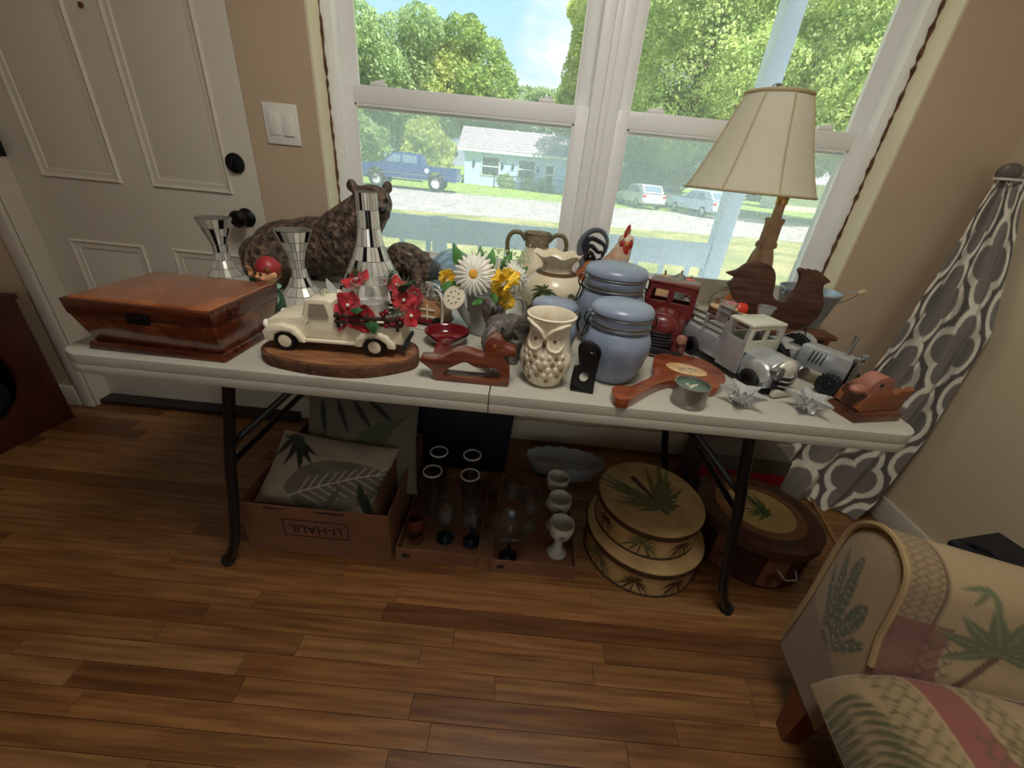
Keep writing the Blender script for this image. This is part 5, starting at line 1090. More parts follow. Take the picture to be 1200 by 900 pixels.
q = B(); zz = np.linspace(0, .250, 16)
q.grid(lambda u, v: SC + Vector((octf(sh_r(v * .250), 2 * PI * u) * math.cos(2 * PI * u), octf(sh_r(v * .250), 2 * PI * u) * math.sin(2 * PI * u), v * .250)), 64, 16, wu=True)
q.grid(lambda u, v: SC + Vector((octf(sh_r(v * .250) - .003, 2 * PI * u) * math.cos(2 * PI * u), octf(sh_r(v * .250) - .003, 2 * PI * u) * math.sin(2 * PI * u), v * .250)), 64, 16, wu=True)
shd = q.o('lamp_shade', m_shade, t)
for k in range(8):
    a = PI / 4 * k; q = B(); q.tube([SC + Vector(((sh_r(z) + .0005) * math.cos(a), (sh_r(z) + .0005) * math.sin(a), z)) for z in zz], .0024, 6); q.o('seam_piping', m_seam, shd)
for z, r_, h_ in ((0, .190, .0035), (.250, .088, .0055)):
    q = B(); q.tube([SC + Vector((octf(r_, 2 * PI * i / 64) * math.cos(2 * PI * i / 64), octf(r_, 2 * PI * i / 64) * math.sin(2 * PI * i / 64), z)) for i in range(64)], h_, 8, closed=True); q.o('bottom_trim' if z == 0 else 'top_trim', m_seam, shd)
q = B()
for k in range(3):
    a = 2.1 * k; q.tube([SC + Vector((.088 * math.cos(a), .088 * math.sin(a), .25)), Vector((-.128, 0, .668))], .0018, 6)
q.o('shade_spider', M['steel'], t)

# ================================================================== SILVER TRUCK
m_pew = mat('brushed_pewter', (186, 190, 194), .32, .62, col2=(216, 218, 214), scale=12, bump=.08, bscale=160); m_pewd = mat('dull_pewter', (196, 194, 176), .42, .3, col2=(218, 216, 198), scale=14, bump=.1)
t = thing('metal_truck', 'silver pewter toy pickup truck with a slatted bed facing the camera', 'toy truck', (.630, -.640, T), R(20), sc=.97)
hx = .052
q = B(); q.prism([(-.046, .02), (-.050, .06), (-.044, .078), (-.025, .089), (0, .092), (.025, .089), (.044, .078), (.050, .06), (.046, .02)], .085, off=-.082, bev=.018, seg=4); q.o('bonnet', m_pew, t)
q = B(); q.ell((0, -.121, .062), (.033, .018, .030)); q.o('nose', m_pewd, t)
for k in range(6):
    q = B(); w_ = .030 - .001 * k; q.tube([(-w_, -.126, .058 - k * .0065), (0, -.142, .056 - k * .0065), (w_, -.126, .058 - k * .0065)], .0022, 6, sub=4); q.o('grille_bar', m_pew if k % 2 == 0 else M['darksteel'], t)
q = B(); q.box((0, -.120, .035), (.056, .028, .04), bev=.008); q.o('grille', M['darksteel'], t); q = B(); q.box((0, -.136, .012), (.062, .014, .020), bev=.006); q.o('bumper', m_pewd, t)
for s_ in (-1, 1):
    q = B(); q.ell((s_ * .046, -.092, .052), (.0125, .036, .028)); q.o('front_fender', m_pew, t)
    q = B(); q.lathe([(0, 0), (.010, .002), (.0155, .016), (.0165, .022), (.015, .024), (0, .021)], 18, (s_ * .040, -.118, .066), (PI / 2, 0, s_ * -.2)); q.o('headlight', M['steel'], t)
cabf = [(-.055, .078), (-.055, .138), (-.045, .148), (.045, .148), (.055, .138), (.055, .078)]
q = B(); q.prism(cabf, .006, holes=[[(-.006, .108), (-.042, .108), (-.040, .134), (-.006, .136)], [(.006, .136), (.040, .134), (.042, .108), (.006, .108)]], off=-.040, bev=.0015); q.prism(cabf, .006, holes=[[(-.035, .11), (-.034, .134), (.034, .134), (.035, .11)]], off=.028); q.o('cab', m_pewd, t)
q = B(); q.box((0, -.006, .147), (.112, .078, .010), bev=.004, seg=3); q.o('cab_roof', m_pewd, t)
for s_ in (-1, 1):
    q = B(); q.prism([(-.042, .02), (-.042, .144), (-.034, .144), (-.03, .105), (.02, .105), (.02, .144), (.030, .144), (.030, .02)], .005, plane='yz', off=s_ * .0535); q.o('cab_door', m_pew, t)
    q = B(); q.box((s_ * .054, .105, .055), (.005, .15, .055), bev=.001); q.o('bed_side', m_pew, t)
    for k in range(3):
        q = B(); q.box((s_ * .054, .105, .094 + k * .016), (.004, .15, .007), bev=.001); q.o('bed_slat', mat('rusty_tin', (140, 128, 122), .5, .6) if (k == 0 and s_ < 0) else bpy.data.materials['rusty_tin'], t)
    for y in (.034, .105, .176):
        q = B(); q.box((s_ * .054, y, .10), (.006, .007, .06)); q.o('bed_post', m_pew, t)
    for y in (-.085, .125):
        q = B(); q.lathe([(.014, -.007), (.024, -.007), (.027, -.004), (.027, .004), (.024, .007), (.014, .007)], 22, rot=(0, PI / 2, 0)); w_ = q.o('tire', M['blackm'], t, loc=(s_ * .0585, y, .027)); q = B(); q.lathe([(0, -.006), (.015, -.005), (.015, .005), (0, .006)], 14, rot=(0, PI / 2, 0)); q.o('hub', M['darksteel'], w_)
q = B(); q.box((0, .105, .034), (.105, .15, .006)); q.o('bed_floor', m_pew, t); q = B(); q.box((0, .180, .055), (.108, .004, .05)); q.o('tailgate', m_pew, t); q = B(); q.box((0, .0, .022), (.07, .2, .012)); q.o('chassis', M['darksteel'], t)

# ================================================================== METAL TRACTOR
t = thing('metal_tractor', 'silver metal toy tractor with a perforated grille and ribbed black tyres', 'toy tractor', (.785, -.63, T), R(32))
q = B(); q.box((0, -.055, .068), (.05, .115, .055), bev=.004); q.o('bonnet', m_pew, t)
q = B(); q.box((0, -.114, .066), (.046, .004, .05), bev=.001); gr_ = q.o('grille', M['darksteel'], t)
q = B()
for i in range(8):
    for j in range(8): q.ell((-.019 + i * .0054 + (.0027 if j % 2 else 0), -.1165, .046 + j * .0056), (.0018, .0012, .0018), seg=6, rings=4)
q.o('grille_mesh', m_pew, gr_, kind='stuff')
for k in range(4):
    q = B(); q.box((-.0255, -.055 + k * .009, .075), (.002, .004, .03), rot=(.15, 0, 0)); q.o('vent_slot', M['steel'], t)
q = B(); q.tube([(.008, -.085, .095), (.008, -.085, .115), (.012, -.085, .145)], [.004, .0048, .0052], 10); q.o('exhaust_pipe', M['steel'], t)
for s_ in (-1, 1):
    q = B(); q.lathe([(0, 0), (.006, .002), (.009, .010), (.009, .013), (0, .012)], 14, (s_ * .020, -.108, .100), (PI / 2, 0, 0)); q.o('headlight', M['steel'], t)
    q = B(); n = 24; q.lathe([(.018, -.011), (.040, -.012), (.044, -.008), (.044, .008), (.040, .012), (.018, .011)], n, rot=(0, PI / 2, 0)); w_ = q.o('rear_tire', M['blackm'], t, loc=(s_ * .062, .045, .048))
    q = B()
    for k in range(20):
        a = 2 * PI * k / 20; q.box((0, .044 * math.cos(a), .044 * math.sin(a)), (.022, .005, .005), rot=(a, 0, .35))
    q.o('tread', M['blackm'], w_, kind='stuff'); q = B(); q.lathe([(0, -.010), (.01, -.010), (.016, -.004), (.03, -.009), (.031, .009), (.016, .004), (.01, .010), (0, .010)], 18, rot=(0, PI / 2, 0)); q.o('hub', m_pewd, w_)
    q = B(); q.lathe([(.010, -.008), (.024, -.009), (.027, -.006), (.027, .006), (.024, .009), (.010, .008)], 20, rot=(0, PI / 2, 0)); w_ = q.o('front_tire', M['blackm'], t, loc=(s_ * .044, -.095, .029))
    q = B(); q.lathe([(0, -.008), (.008, -.008), (.012, -.004), (.012, .004), (.008, .008), (0, .008)], 14, rot=(0, PI / 2, 0)); q.o('hub', M['darksteel'], w_)
    q = B()
    for k in range(16):
        a = 2 * PI * k / 16; q.box((0, .027 * math.cos(a), .027 * math.sin(a)), (.016, .004, .004), rot=(a, 0, .35))
    q.o('tread', M['blackm'], w_, kind='stuff')
    q = B(); q.lathe([(.047, -.012), (.050, -.012), (.050, .012), (.047, .012)], 20, (s_ * .062, .045, .048), (0, PI / 2, 0), a0=PI * .55, a1=PI * 1.25); q.o('mudguard', m_pew, t)
q = B(); q.cyl((-.06, .045, .048), (.06, .045, .048), .006); q.cyl((-.044, -.095, .029), (.044, -.095, .029), .005); q.o('axle', M['darksteel'], t)
q = B(); q.box((0, .045, .06), (.05, .07, .03), bev=.004); q.o('rear_body', m_pew, t); q = B(); q.box((0, .055, .082), (.035, .03, .008), bev=.003); q.box((0, .072, .095), (.035, .005, .03), bev=.002); q.o('seat', m_pew, t)
q = B(); q.cyl((0, .005, .085), (0, .022, .112), .002); q.tube([(.014 * math.cos(a), .022 + .006 * math.sin(a), .112 + .012 * math.sin(a)) for a in np.linspace(0, 2 * PI, 16, endpoint=False)], .0018, 6, closed=True); q.o('steering_wheel', M['darksteel'], t)

# ================================================================== SMALL GLASS CANDLE HOLDERS, WOOD DISCS
def cup(loc, label, sc=1):
    t_ = thing('glass_candle_holder', label, 'candle holder', loc, 0, 'small crystal candle cups', sc=sc)
    q = B(); q.lathe([(0, 0), (.022, 0), (.022, .004), (.008, .012), (.007, .05), (.010, .060), (.017, .078), (.020, .092), (.018, .092), (.014, .078), (.008, .066), (0, .064)], 20); q.o('cup', M['glass2'], t_)
cup((.664, -.415, T), 'small crystal candle cup on the left, rising behind the bed of the silver truck', 1.34); cup((.785, -.405, T), 'small crystal candle cup on the right, rising behind the roof of the silver truck', 1.3)
m_disc = mat('pale_wood_disc', (220, 190, 146), .6, col2=(196, 160, 112), scale=20)
for lb, p_, r_, h_ in (('pale round wood disc leaning behind the silver truck bed', (.690, -.345, T), .042, .092), ('small tan wood disc in front of the wooden hen', (.733, -.385, T), .030, .080)):
    t = thing('wood_disc', lb, 'wood disc', p_, 0, 'round wood discs'); q = B(); q.lathe([(0, 0), (r_ * .96, 0), (r_, .003), (r_, h_ - .003), (r_ * .96, h_), (0, h_)], 28); q.o('disc', m_disc, t); q = B(); q.lathe([(r_ * 1.0, .004), (r_ * 1.02, .006), (r_ * 1.02, h_ - .006), (r_, h_ - .004)], 28); q.o('bark', m_bark2, t)

# ================================================================== HAND MIRROR
m_mir = mat('polished_cherry', (112, 52, 28), .2, col2=(146, 76, 44), scale=12, stretch=(1, 3, 3), coat=.7)
mir = [(0.2596, -0.8643), (0.269, -0.8454), (0.2838, -0.8389), (0.3045, -0.8383), (0.3349, -0.8106), (0.3633, -0.7822), (0.3804, -0.759), (0.3825, -0.7297), (0.3994, -0.6727), (0.4206, -0.6391), (0.463, -0.6212), (0.5024, -0.6278), (0.5371, -0.6459), (0.5548, -0.6833), (0.559, -0.7251), (0.5465, -0.7635), (0.5208, -0.795), (0.4968, -0.8106), (0.463, -0.8065), (0.4303, -0.7986), (0.4124, -0.7873), (0.3775, -0.8093), (0.3404, -0.845), (0.3002, -0.8889), (0.2813, -0.9018), (0.2632, -0.896)]
mx_, my_ = .44, -.72
t = thing('hand_mirror', 'polished wooden hand mirror lying face down, handle towards the front edge', 'mirror', (mx_, my_, T))
q = B(); q.prism(smooth_loop([(x - mx_, y - my_ + .012) for x, y in mir], 3), .022, plane='xy', off=.0115, bev=.007, seg=3); q.o('back', m_mir, t)
m_cam = mat('pale_inlay', (214, 182, 132), .35, col2=(190, 146, 96), scale=60, coat=.5)
q = B(); q.lathe([(0, .0008), (1, .0)], 32, (.028, .012, .0232), (0, 0, R(-20)), sx=.048, sy=.032); q.o('oval_inlay', m_cam, t, label='pale oval painted inlay')
q = B(); q.lathe([(0, .0012), (1, .0006)], 20, (.030, .010, .0236), (0, 0, R(-10)), sx=.026, sy=.012); q.ell((.02, .016, .0238), (.008, .006, .0008)); q.o('painted_bird', mat('ink_brown', (120, 92, 66), .5, col2=(206, 190, 166), scale=120), t)

# ================================================================== CANDLE TIN
t = thing('candle_tin', 'open metal candle tin with green wax at the front edge', 'candle', (.432, -.838, T))
q = B(); q.lathe([(0, 0), (.034, 0), (.036, .003), (.036, .006), (.0345, .009), (.0345, .014), (.036, .018), (.036, .044), (.037, .046), (.037, .049), (.0345, .050), (.034, .044), (.034, .01), (0, .01)], 36); q.o('tin', mat('tin_grey', (150, 148, 140), .35, .7), t)
q = B(); q.lathe([(0, .042), (.0338, .042), (.0338, .03), (0, .03)], 32); q.o('wax', mat('green_wax', (66, 92, 76), .3, col2=(94, 116, 96), scale=50, coat=.4), t)
q = B()
for k in range(12): rg = random.Random(k); q.ell((rg.uniform(-.014, .014), rg.uniform(-.010, .010), .0425), (.0035, .002, .0012), rot=(0, 0, rg.random() * 3), seg=7, rings=4)
q.o('flakes', mat('tan_flakes', (206, 200, 170), .6), t, kind='stuff')

# ================================================================== CRYSTAL STAR HOLDERS
def star(loc, rz, label):
    t_ = thing('crystal_star', label, 'candle holder', loc, rz, 'crystal star candle holders')
    n = 5; vs = []; 
    def ring(ro, ri, z, tw=0): return [((ro if i % 2 == 0 else ri) * math.cos(PI * i / n + tw), (ro if i % 2 == 0 else ri) * math.sin(PI * i / n + tw), z) for i in range(2 * n)]
    L_ = [ring(.016, .012, 0), ring(.024, .017, .004), ring(.020, .014, .016), ring(.050, .024, .036), ring(.052, .025, .040), ring(.030, .018, .036), ring(.012, .012, .030), ring(.011, .011, .012)]
    for r_ in L_: vs += r_
    k = 2 * n; fs = [(a * k + i, a * k + (i + 1) % k, (a + 1) * k + (i + 1) % k, (a + 1) * k + i) for a in range(len(L_) - 1) for i in range(k)]
    fs.append(tuple(reversed(range(k)))); fs.append(tuple(range((len(L_) - 1) * k, len(L_) * k)))
    q = B(); q.add(vs, fs); q.o('star', M['glass2'], t_, smooth=0)
star((.552, -.822, T), R(20), 'crystal star candle holder in front of the silver truck'); star((.700, -.822, T), R(5), 'crystal star candle holder beside the wooden duck napkin holder')

# ================================================================== WOODEN DUCK NAPKIN HOLDER
m_rw2 = mat('terracotta_wood', (112, 62, 38), .45, col2=(138, 80, 52), scale=18, stretch=(.6, 4, 4), coat=.2); m_rw3 = mat('salmon_wood', (140, 88, 72), .5, col2=(156, 102, 84), scale=20); m_dkb = mat('dark_base_wood', (70, 36, 24), .4, col2=(98, 54, 34), scale=18, coat=.4)
t = thing('duck_napkin_holder', 'wooden duck napkin holder with a salmon head at the right front corner', 'napkin holder', (.838, -.805, T), R(14))
q = B(); q.prism([(-.062, .0), (-.058, .022), (.060, .022), (.066, .0)], .075, bev=.003); q.o('base', m_dkb, t)
bod = [(-.050, .020), (-.052, .055), (-.038, .068), (-.015, .078), (.010, .072), (.022, .066), (.036, .074), (.052, .072), (.070, .076), (.062, .052), (.050, .020)]
for y in (-.022, .022):
    q = B(); q.prism(smooth_loop(bod, 3), .014, bev=.003); q.o('wing_panel', m_rw2, t, loc=(0, y, 0))
q = B(); q.box((-.045, 0, .045), (.020, .05, .05), bev=.004); q.o('breast', m_dkb, t)
hd = [(-.058, .066), (-.054, .088), (-.040, .102), (-.022, .106), (-.004, .100), (.006, .086), (.004, .072), (-.012, .064), (-.034, .062)]
q = B(); q.prism(smooth_loop(hd, 3), .032, bev=.008, seg=3); q.o('head', m_rw3, t, loc=(0, -.012, 0)); q = B(); q.ell((-.066, -.014, .072), (.020, .014, .010)); q.o('bill', m_rw3, t); q = B(); q.ell((-.030, -.029, .088), (.0045, .002, .0045)); q.o('eye', M['blackm'], t)
# ================================================================== PAINTED CLOTH / PAPER (colours stored on the mesh, pattern belongs to the thing)
class Paint:
    def __init__(s, w, h, base, res=260, jitter=.03):
        s.w, s.h = w, h; s.nx = res; s.ny = max(8, int(res * h / w)); X, Y = np.meshgrid((np.arange(s.nx) + .5) / s.nx * w, (np.arange(s.ny) + .5) / s.ny * h); s.X, s.Y = X, Y
        s.a = np.ones((s.ny, s.nx, 3)) * np.array(lin(base)); s.a *= 1 + jitter * rng.normal(size=(s.ny, s.nx, 1))
    def put(s, mask, col, k=1.0): s.a[mask] = s.a[mask] * (1 - k) + np.array(lin(col)) * k
    def poly(s, P, col, k=1.0):
        x, y = s.X, s.Y; m_ = np.zeros(x.shape, bool); n = len(P)
        for i in range(n):
            (x0, y0), (x1, y1) = P[i], P[(i + 1) % n]
            c_ = ((y0 > y) != (y1 > y)); 
            with np.errstate(divide='ignore', invalid='ignore'): m_ ^= c_ & (x < (x1 - x0) * (y - y0) / (y1 - y0 + 1e-12) + x0)
        s.put(m_, col, k)
    def line(s, P, w, col, k=1.0):
        for (x0, y0), (x1, y1) in zip(P[:-1], P[1:]):
            dx, dy = x1 - x0, y1 - y0; t_ = np.clip(((s.X - x0) * dx + (s.Y - y0) * dy) / (dx * dx + dy * dy + 1e-12), 0, 1); s.put((s.X - x0 - t_ * dx) ** 2 + (s.Y - y0 - t_ * dy) ** 2 < (w / 2) ** 2, col, k)
    def blade(s, p0, ang, L, W, col, bend=0, n=12, rib=None, k=1.0):
        up, dn, mid = [], [], []; p = Vector(p0); a = ang
        for i in range(n + 1):
            u = i / n; w = W * math.sin(PI * (.06 + .94 * u) ** .8) * .5; d = Vector((math.cos(a), math.sin(a))); nn = Vector((-d.y, d.x)); up.append(tuple(p + nn * w)); dn.append(tuple(p - nn * w)); mid.append(tuple(p)); p = p + d * (L / n); a += bend / n
        s.poly(up + dn[::-1], col, k)
        if rib: s.line(mid, W * .09, rib, k)
    def frond(s, p0, ang, L, col, bend=0, n=16, lw=.12, ll=.35, k=1.0):
        p = Vector(p0); a = ang
        for i in range(n):
            d = Vector((math.cos(a), math.sin(a))); u = i / n; l = L * ll * math.sin(PI * (.12 + .84 * u))
            for sg in (-1, 1): s.blade(tuple(p), a + sg * .75, l, L * lw * .6, col, -sg * .3, 6, k=k)
            p = p + d * (L / n); a += bend / n
    def palm(s, p0, h, col, trunkc, lean=.1, n=9, L=None, W=.16, up=1):
        L = L or h * .6; c_ = (p0[0] + lean * h, p0[1] + up * h); s.line([p0, (p0[0] + lean * h * .35, p0[1] + up * h * .5), c_], h * .06, trunkc)
        for i in range(n):
            a = (-.5 + (PI + 1.0) * i / (n - 1)); l = L * (.8 + .25 * math.sin(i * 2.3)); s.blade(c_, a * up, l, l * W * 1.6, col, (-.9 if math.cos(a) > 0 else .9) * up, rib=None)
    def trellis(s, x0, y0, x1, y1, step, w, col, k=.8):
        m_ = (s.X >= x0) & (s.X <= x1) & (s.Y >= y0) & (s.Y <= y1); u = (s.X - x0) / step; v = (s.Y - y0) / step
        f1 = np.abs(((u + .18 * np.sin(2 * PI * v)) % 1) - .5) * step; f2 = np.abs(((v + .18 * np.sin(2 * PI * u)) % 1) - .5) * step; s.put(m_ & ((f1 < w / 2) | (f2 < w / 2)), col, k)
    def at(s, u, v):
        x = min(max(u * s.nx - .5, 0), s.nx - 1.001); y = min(max(v * s.ny - .5, 0), s.ny - 1.001); i, j = int(x), int(y); fx, fy = x - i, y - j; a = s.a
        i1, j1 = min(i + 1, s.nx - 1), min(j + 1, s.ny - 1)
        return (a[j, i] * (1 - fx) + a[j, i1] * fx) * (1 - fy) + (a[j1, i] * (1 - fx) + a[j1, i1] * fx) * fy
m_cloth = mat('printed_cloth', (255, 255, 255), .85, vcol=True, sheen=.2, bump=.15, bscale=700); m_board = mat('printed_paper', (255, 255, 255), .55, vcol=True)

# ================================================================== CARDBOARD BOX WITH PILLOWS
m_card = mat('cardboard', (128, 86, 60), .85, col2=(112, 74, 50), scale=6, bump=.05, bscale=60); m_ink = mat('dark_print', (44, 34, 34), .7); m_cardd = mat('cardboard_edge', (104, 70, 48), .9)
t = thing('cardboard_box', 'large open cardboard moving box full of pillows under the left of the table', 'box', (-.516, -.535, 0))
w, d, h = .455, .43, .20
for nm, c_, s_ in (('front_wall', (0, -d / 2, h / 2), (w, .005, h)), ('back_wall', (0, d / 2, h / 2), (w, .005, h)), ('left_wall', (-w / 2, 0, h / 2), (.005, d, h)), ('right_wall', (w / 2, 0, h / 2), (.005, d, h)), ('bottom', (0, 0, .004), (w, d, .006))):
    q = B(); q.box(c_, s_, bev=.001); o = q.o(nm, m_card, t, smooth=0)
    if nm == 'front_wall': fw_ = o
text_mesh('U-HAUL', .046, .0004, m_ink, 'printed_lettering', fw_, (.0, -d / 2 - .0032, .115), (PI / 2, PI, 0))
q = B()
for c_, s_ in (((0, .150), (.20, .004)), ((0, .082), (.20, .004)), ((-.1, .116), (.004, .072)), ((.1, .116), (.004, .072))): q.box((c_[0], -d / 2 - .0028, c_[1]), (s_[0], .0008, s_[1]))
q.o('printed_frame', m_ink, fw_, smooth=0)
q = B(); q.box((.05, -d / 2 - .0028, .19), (.09, .0008, .006)); q.box((-.12, -d / 2 - .0028, .19), (.06, .0008, .006)); q.o('printed_line', m_ink, fw_, smooth=0)
q = B(); q.box((.2, .0, .125), (.008, .40, .22), rot=(0, R(-8), 0)); q.o('side_flap', m_cardd, t, smooth=0)
def pillow(label, loc, rot, W_, H_, P, th=.075, seed=0):
    t_ = thing('pillow', label, 'pillow', loc, 0, 'leaf print pillows', rot=rot)
    def shp(sg):
        def f(u, v):
            x, y = 2 * u - 1, 2 * v - 1; k = max(0, (1 - abs(x) ** 3)) ** .6 * max(0, (1 - abs(y) ** 3)) ** .6
            px = x * W_ / 2 * (1 - .06 * (1 - y * y)); py = y * H_ / 2 * (1 - .06 * (1 - x * x)); wr = .004 * math.sin(9 * x + 5 * y + seed) * math.sin(7 * y - 3 * x)
            return (px, py, sg * (th * k + wr * k))
        return f
    q = B(); q.grid(shp(1), 110, 110, lambda u, v: P.at(u, v)); q.grid(shp(-1), 30, 30, lambda u, v: P.at(.02, .5)); q.o('cover', m_cloth, t_, smooth=80)
    return t_
def leaf_pillow_paint(seed):
    P = Paint(1, 1, (172, 158, 138), 200); 
    for i in range(5): P.blade((.17 + .05 * math.sin(i), .92), -1.9 + .28 * i, .5 - .05 * abs(i - 2), .07, (26, 36, 28), .1 * (i - 2))
    P.blade((.12, .95), -.9, .30, .12, (44, 62, 46)); P.blade((.05, .9), -.3, .25, .05, (30, 40, 32))
    c0 = (.42, .18); P.blade((.30, .12), .62, .95, .62, (120, 112, 98), -.1)
    for i in range(9):
        u = .1 + i * .09; x, y = .30 + u * .77, .12 + u * .55; P.line([(x, y), (x + .05, y + .22 - u * .1)], .010, (206, 196, 178)); P.line([(x, y), (x + .18, y - .1)], .010, (206, 196, 178))
    P.line([(.30, .12), (1.05, .66)], .014, (214, 206, 190)); P.blade((.95, .05), 1.9, .4, .09, (46, 58, 46)); P.blade((.60, .05), 1.2, .3, .05, (90, 96, 78)); return P
pillow('cream pillow with grey monstera leaf, front one in the cardboard box', (-.53, -.605, .208), (R(36), R(2), R(-4)), .41, .25, leaf_pillow_paint(1), .065)
P2 = Paint(1, 1, (116, 108, 94), 160)
for i in range(4): P2.blade((.15 + .14 * i, .95), -1.4 + .2 * i, .4, .05, (40, 48, 40))
P2.blade((.55, .3), .9, .6, .4, (86, 92, 74)); P2.blade((.85, .2), 1.4, .6, .3, (116, 112, 98))
pillow('greyish pillow with dark leaf print, rear one in the cardboard box', (-.47, -.46, .235), (R(52), R(-4), R(4)), .41, .36, P2, .06, 3)
# dark bins behind
t = thing('storage_bin', 'dark navy storage bin against the wall under the table', 'bin', (-.17, -.16, 0))
q = B(); frus(q, .44, .22, .48, .25, 0, .34, .008); q.o('tub', mat('navy_plastic', (22, 26, 40), .5), t); q = B(); q.box((0, 0, .350), (.50, .27, .03), bev=.006); q.o('lid', bpy.data.materials['navy_plastic'], t)
t = thing('storage_bin', 'dark maroon storage bin behind the pillows under the table', 'bin', (-.548, -.175, 0))
q = B(); frus(q, .20, .22, .215, .24, 0, .33, .008); q.o('tub', mat('maroon_plastic', (46, 24, 28), .5), t); q = B(); q.box((0, 0, .338), (.22, .26, .025), bev=.006); q.o('lid', bpy.data.materials['maroon_plastic'], t)

# ================================================================== CARDBOARD TRAYS OF GLASSWARE
def tray(label, x0, x1, y0, y1, h):
    t_ = thing('cardboard_tray', label, 'tray', ((x0 + x1) / 2, (y0 + y1) / 2, 0), 0, 'cardboard trays'); w, d = x1 - x0, y1 - y0
    for nm, c_, s_ in (('front_wall', (0, -d / 2, h / 2), (w, .004, h)), ('back_wall', (0, d / 2, h / 2), (w, .004, h)), ('side_wall', (-w / 2, 0, h / 2), (.004, d, h)), ('side_wall', (w / 2, 0, h / 2), (.004, d, h)), ('bottom', (0, 0, .003), (w, d, .005))):
        q = B(); q.box(c_, s_); q.o(nm, m_card, t_, smooth=0)
    q = B(); q.box((-w / 2 + .03, -d / 2 - .0024, h / 2), (.024, .0006, .018)); q.o('printed_mark', m_ink, t_, smooth=0)
tray('shallow cardboard tray of stem glasses beside the moving box', -.272, -.008, -.742, -.34, .055)
tray('shallow cardboard tray of glass bowls and palm cups left of the round tins', .036, .306, -.750, -.34, .055)
def lathe_thing(name, label, cat, loc, parts, grp=None, sc=1):
    t_ = thing(name, label, cat, loc, 0, grp, sc=sc)
    for nm, prof, mm_ in parts: q = B(); q.lathe(prof, 28); q.o(nm, mm_, t_)
    return t_
m_gl = glassmat('glassware', (246, 250, 252), .02, .45); m_rim = mat('pale_rim', (206, 206, 200), .3); m_navyg = mat('navy_glass', (14, 20, 46), .15, coat=.5); m_teal = mat('dark_teal_glass', (10, 34, 40), .15, coat=.5)
fl_prof = [(0, 0), (.026, 0), (.027, .004), (.030, .19), (.0315, .192), (.0325, .19), (.030, .1), (.029, .002), (.027, -.0), (0, -.0)]
for lb, x, y in (('back left tall glass with a pale rim', -.200, -.42), ('back right tall glass with a pale rim', -.075, -.42), ('front left tall glass with a pale rim', -.200, -.53), ('front right tall glass with a pale rim', -.068, -.53)):
    lathe_thing('tall_glass', lb + ' in the left cardboard tray', 'glass', (x, y, .007), [('glass', [(0, 0), (.026, 0), (.0285, .006), (.032, .19), (.030, .19), (.026, .008), (0, .006)], m_gl), ('rim', [(.030, .190), (.0335, .190), (.034, .194), (.030, .195), (.0295, .192)], m_rim)], 'tall pale-rimmed glasses')
def stemglass(label, loc, mb, bowl, name='stem_glass', grp=None):
    lathe_thing(name, label, 'glass', loc, [('foot', [(0, 0), (.030, 0), (.031, .003), (.012, .008), (.006, .012), (.0055, .07), (.008, .076), (0, .078)], mb), ('bowl', bowl, m_gl)], grp)
bw = [(0, .078), (.02, .082), (.034, .105), (.038, .135), (.036, .16), (.0345, .16), (.036, .135), (.032, .107), (.018, .085), (0, .082)]
stemglass('stem glass with a dark teal foot at the front of the left tray', (-.132, -.645, .007), m_teal, bw); stemglass('stem glass with a navy blue foot at the front of the left tray', (-.040, -.650, .007), m_navyg, bw)
lathe_thing('goblet', 'amber brown goblet in the front left corner of the left tray', 'goblet', (-.228, -.66, .007), [('foot', [(0, 0), (.026, 0), (.024, .004), (.007, .010), (.007, .04), (0, .042)], mat('amber_brown', (92, 44, 26), .3)), ('bowl', [(0, .04), (.018, .044), (.030, .065), (.030, .09), (.026, .105), (.024, .105), (.027, .088), (.016, .05), (0, .048)], bpy.data.materials['amber_brown'])])
mg = [(0, .085), (.02, .088), (.028, .105), (.032, .112), (.056, .125), (.066, .150), (.0645, .150), (.054, .128), (.028, .115), (.024, .106), (.014, .092), (0, .09)]
stemglass('wide margarita glass with a black foot at the front of the right tray', (.088, -.695, .007), M['black'], mg, 'margarita_glass')
for lb, x, y in (('clear wine glass at the back left of the right tray', .09, -.50), ('clear wine glass in the middle of the right tray', .155, -.56)): stemglass(lb, (x, y, .007), m_gl, bw)
m_cup = mat('white_stoneware', (206, 202, 190), .35)
for lb, y in (('front white palm cup on a tall foot in the right tray', -.655), ('middle white palm cup on a tall foot in the right tray', -.54), ('rear white palm cup on a tall foot in the right tray', -.43)):
    t = lathe_thing('palm_cup', lb, 'cup', (.255, y, .007), [('foot', [(0, 0), (.034, 0), (.032, .006), (.018, .02), (.014, .05), (.016, .07), (0, .072)], m_cup), ('bowl', [(0, .066), (.02, .07), (.036, .09), (.042, .118), (.040, .14), (.0375, .14), (.039, .118), (.033, .094), (.016, .078), (0, .076)], m_cup)], 'white palm cups')
    palm_print(t, lambda x, y: (.0405 * math.sin(x * .04 / .04), -(float(np.interp(.088 + y * .04, [.07, .09, .118, .14], [.02, .036, .042, .04])) + .001) * math.cos(x), .088 + y * .04), m_palmg, m_palmb, L=.5, nf=7, seed=4)
